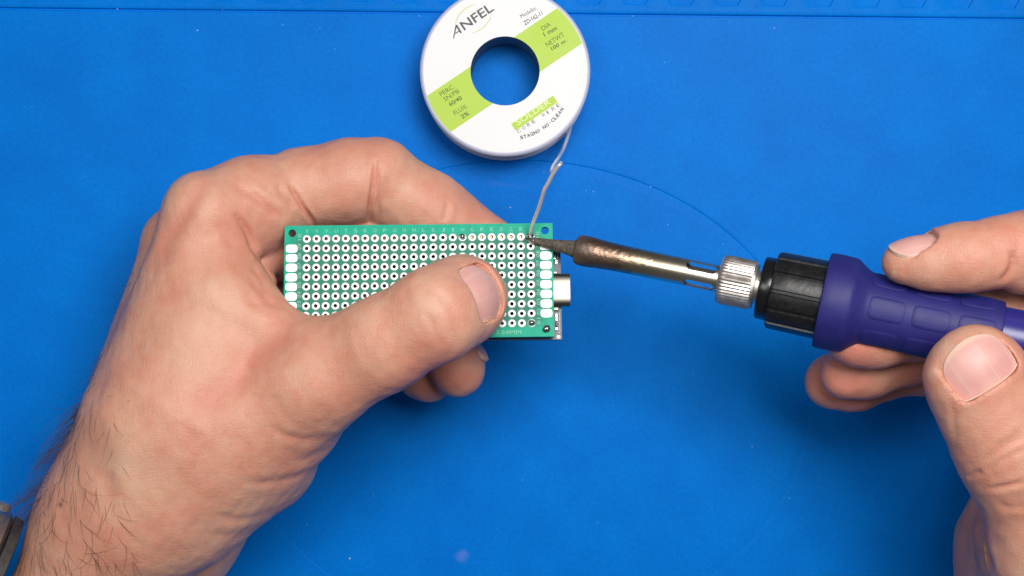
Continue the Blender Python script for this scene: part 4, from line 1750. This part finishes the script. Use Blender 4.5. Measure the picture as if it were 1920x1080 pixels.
def grow(regions, hand, V, N, px, seed):
    r_ = np.random.default_rng(seed)
    HV, HF = [], []
    for (poly, count, dirpx, lmin, lmax, lift, zmin, nxmax) in regions:
        poly = np.asarray(poly, float)
        ins = np.zeros(len(px), bool)
        j = len(poly) - 1
        for i in range(len(poly)):
            xi, yi = poly[i]
            xj, yj = poly[j]
            c_ = ((yi > px[:, 1]) != (yj > px[:, 1])) & (px[:, 0] < (xj - xi) * (px[:, 1] - yi) / (yj - yi + 1e-9) + xi)
            ins ^= c_
            j = i
        cand = np.where(ins & (V[:, 2] > zmin) & (N[:, 2] > -0.35) & (N[:, 0] < nxmax))[0]
        if len(cand) == 0:
            continue
        for v in r_.choice(cand, count):
            p, n = V[v], N[v]
            a = r_.normal(0, 0.38)
            dx, dy = dirpx
            d = np.array([dx * math.cos(a) - dy * math.sin(a), -(dx * math.sin(a) + dy * math.cos(a)), 0.0])
            d = unit(d - n * np.dot(d, n))
            L = r_.uniform(lmin, lmax)
            side = np.cross(n, d)
            cv = r_.normal(0, 0.40)
            lf = lift * r_.uniform(0.5, 1.5)
            pts = []
            for q in range(7):
                s = q / 6
                pts.append(p - n * 0.2 + d * L * s * (1 - 0.12 * s) + side * L * cv * s * s + n * L * lf * (s - 0.55 * s * s))
            rad = [0.054 * (1 - 0.75 * q / 6) for q in range(7)]
            t_, f_ = tube(pts, rad, 3, caps=False)
            k0 = len(HV)
            HV.extend(t_)
            HF.extend([tuple(k0 + i for i in f) for f in f_])
    o = obj("body_hair", HV, HF, M['hair'], hand, smooth=True)
    o["kind"] = "stuff"
    return o


grow([
    ([(0, 1080), (0, 1040), (60, 950), (110, 880), (150, 900), (170, 1080)], 150, (0.42, 0.9), 6, 15, 0.10, 30, 2),
    ([(150, 900), (110, 870), (150, 760), (230, 780), (230, 900)], 55, (0.2, 0.95), 5, 14, 0.10, 30, 2),
    ([(170, 1080), (150, 900), (230, 900), (250, 1080)], 35, (0.3, 0.95), 6, 15, 0.08, 30, 2),
    ([(20, 1000), (60, 900), (100, 820), (150, 740), (165, 760), (120, 850), (80, 950)], 170, (-0.25, 0.75), 6, 17, 0.75, 15, -0.40),
    ([(140, 770), (180, 640), (250, 470), (270, 480), (200, 650), (160, 780)], 34, (0.0, 0.9), 4, 9, 0.6, 25, -0.3),
    ([(200, 600), (160, 740), (240, 760), (260, 620)], 20, (0.5, 0.8), 3, 8, 0.12, 40, 2),
], hand_l, VL, NL, PXL, 5)

# ---------------- the hand that holds the iron
g0 = (58.0, -110.0, 1.0)
g1 = (196.0, 34.0, 128.0)
body = Field(g0, g1, RES)
C = body.cone
# thumb
tn = np.array([-0.1, 0.10, 0.99])
C(P(1829, 703, 103), P(1836, 720, 102), 10.9, 11.2, 4, tn, 1.28)
C(P(1836, 720, 102), P(1876, 800, 100), 11.3, 11.4, 6, tn, 1.18)
C(P(1876, 800, 100), P(1912, 872, 97), 11.4, 11.4, 6, tn, 1.1)
C(P(1912, 872, 97), P(1998, 1040, 88), 11.6, 15.5, 8)
C(P(1990, 1040, 88), P(2120, 1240, 70), 17, 22, 10)
# palm and wrist, mostly out of the picture
C(P(2120, 620, 90), P(2130, 1000, 70), 13, 22, 10)
C(P(2110, 660, 70), P(2120, 1000, 60), 13, 22, 10)
C(P(2100, 700, 54), P(2100, 1000, 52), 12, 20, 10)
C(P(2130, 1000, 64), P(2080, 1300, 56), 24, 22, 10)
heel = Field(g0, g1, RES)
heel.cone(P(1914, 1030, 34), P(1935, 1200, 30), 16.5, 24, 8)
heel.cone(P(1914, 1030, 34), P(2010, 860, 34), 16.0, 22, 8)
heel.cone(P(2010, 860, 30), P(2100, 1000, 34), 22, 26, 8)
heel.cone(P(1905, 1000, 56), P(1960, 1130, 50), 11, 16, 8)
body.merge(heel, 2.0)
del heel
index = Field(g0, g1, RES)
C = index.cone
C(P(1694, 492, 90), P(1745, 489, 91), 5.2, 6.3, 4)
C(P(1745, 489, 91), P(1812, 483, 92), 6.3, 7.5, 5)
C(P(1812, 483, 92), P(1858, 480, 92), 7.5, 7.9, 5)
C(P(1925, 478, 90), P(1990, 470, 90), 9.8, 10.2, 2.0)
C(P(1880, 462, 92), P(1930, 462, 91), 7.6, 8.6, 3)
C(P(1990, 470, 90), P(2130, 600, 92), 10.4, 13, 4)
body.merge(index, 2.5)
for chain in (
        [(1603, 636, 76, 6.9), (1640, 628, 75, 7.8), (1725, 608, 73, 8.6), (1880, 590, 71, 9.2), (2110, 650, 70, 12)],
        [(1584, 703, 63, 6.35), (1625, 690, 62, 7.2), (1700, 662, 61, 8.0), (1860, 640, 58, 8.8), (2100, 700, 55, 11)],
        [(1561, 715, 50, 7.4), (1605, 712, 50, 7.6), (1665, 694, 50, 6.8), (1740, 680, 50, 8.0), (1900, 690, 48, 8.6), (2080, 780, 46, 11)]):
    fing = Field(g0, g1, RES)
    for a, b_ in zip(chain[:-1], chain[1:]):
        fing.cone(P(*a[:3]), P(*b_[:3]), a[3], b_[3], 4)
    body.merge(fing, 0.8)
del fing, index
nails = []
nails.append(Nail(body, P(1822, 690, 101), (-0.10, 0.12, 0.98), (-0.56, 0.82, -0.1), 16.2, 12.6, 11.0, 15, sink=0.36, edge=0.12, ext=2.0, shift=0.3, p0=0.10, p1=0.42))
nails.append(Nail(body, P(1712, 488, 90.5), (-0.20, 0.88, 0.44), (-0.95, -0.28, 0.0), 9.6, 11.5, 5.2, 15, sink=0.42, edge=0.10, shift=-0.3, p0=0.3, p1=0.45))
CRR = [
    ([(1898, 470), (1900, 492), (1892, 512), (1874, 530)], 0.8, 0.8, 60),
    ([(1846, 412), (1852, 420), (1856, 432)], 0.25, 0.7, 60),
    ([(1860, 409), (1866, 420), (1868, 428)], 0.18, 0.7, 60),
    ([(1785, 750), (1788, 790), (1792, 830)], 0.20, 0.8, 60),
    ([(1840, 870), (1862, 852), (1890, 835), (1925, 815)], 0.40, 0.9, 60),
    ([(1850, 885), (1880, 862), (1925, 838)], 0.28, 0.9, 60),
    ([(1860, 840), (1890, 825), (1925, 800)], 0.25, 0.9, 60),
    ([(1850, 918), (1885, 912), (1925, 902)], 0.45, 0.7, 60),
    ([(1868, 945), (1895, 952), (1925, 950)], 0.22, 0.8, 60),
    ([(1814, 898), (1826, 890), (1842, 884)], 0.4, 0.7, 60),
    ([(1834, 945), (1838, 985), (1842, 1030), (1856, 1080)], 0.6, 1.0, 50),
    ([(1832, 985), (1830, 1030), (1828, 1080)], 0.5, 0.8, 40),
    ([(1838, 1000), (1850, 1040), (1862, 1080)], 0.4, 0.8, 50),
    ([(1690, 505), (1680, 512), (1674, 520)], 0.15, 0.6, 60),
]
TNR = [(1780, 500, 90, 0, 0.34, 60), (1900, 480, 60, 0, 0.34, 60), (1860, 800, 60, 0, 0.3, 60), (1880, 960, 70, 0, 0.3, 60), (1800, 500, 60, 0, 0.20, 60), (1690, 505, 30, 0, 0.25, 60), (1840, 530, 60, 0, 0.25, 60), (1790, 760, 30, 0, 0.40, 60), (1895, 695, 24, 0, 0.45, 60),
       (1840, 760, 40, 0, 0.22, 60), (1890, 880, 60, 0, 0.25, 60), (1600, 660, 70, 0, 0.8, 40), (1600, 715, 80, 0, 0.85, 40), (1700, 700, 60, 0, 0.7, 40),  # the strongest reds paint the shade on the fingers beneath the handle
       (1748, 700, 16, 2, 0.5, 60), (1770, 650, 20, 2, 0.35, 60), (1676, 512, 5, 2, 0.8, 60), (1830, 1000, 60, 0, 0.5, 30), (1800, 1040, 50, 0, 0.5, 30), (1750, 500, 30, 2, 0.25, 60)]
hand_r, VR, NR_, PXR = finish_hand("hand", body, CRR, TNR, "hand gripping the violet soldering iron between thumb and fingers, at the picture's edge", 31)
for q, nl in enumerate(nails):
    nl.build(hand_r, cuticle=q < 2)
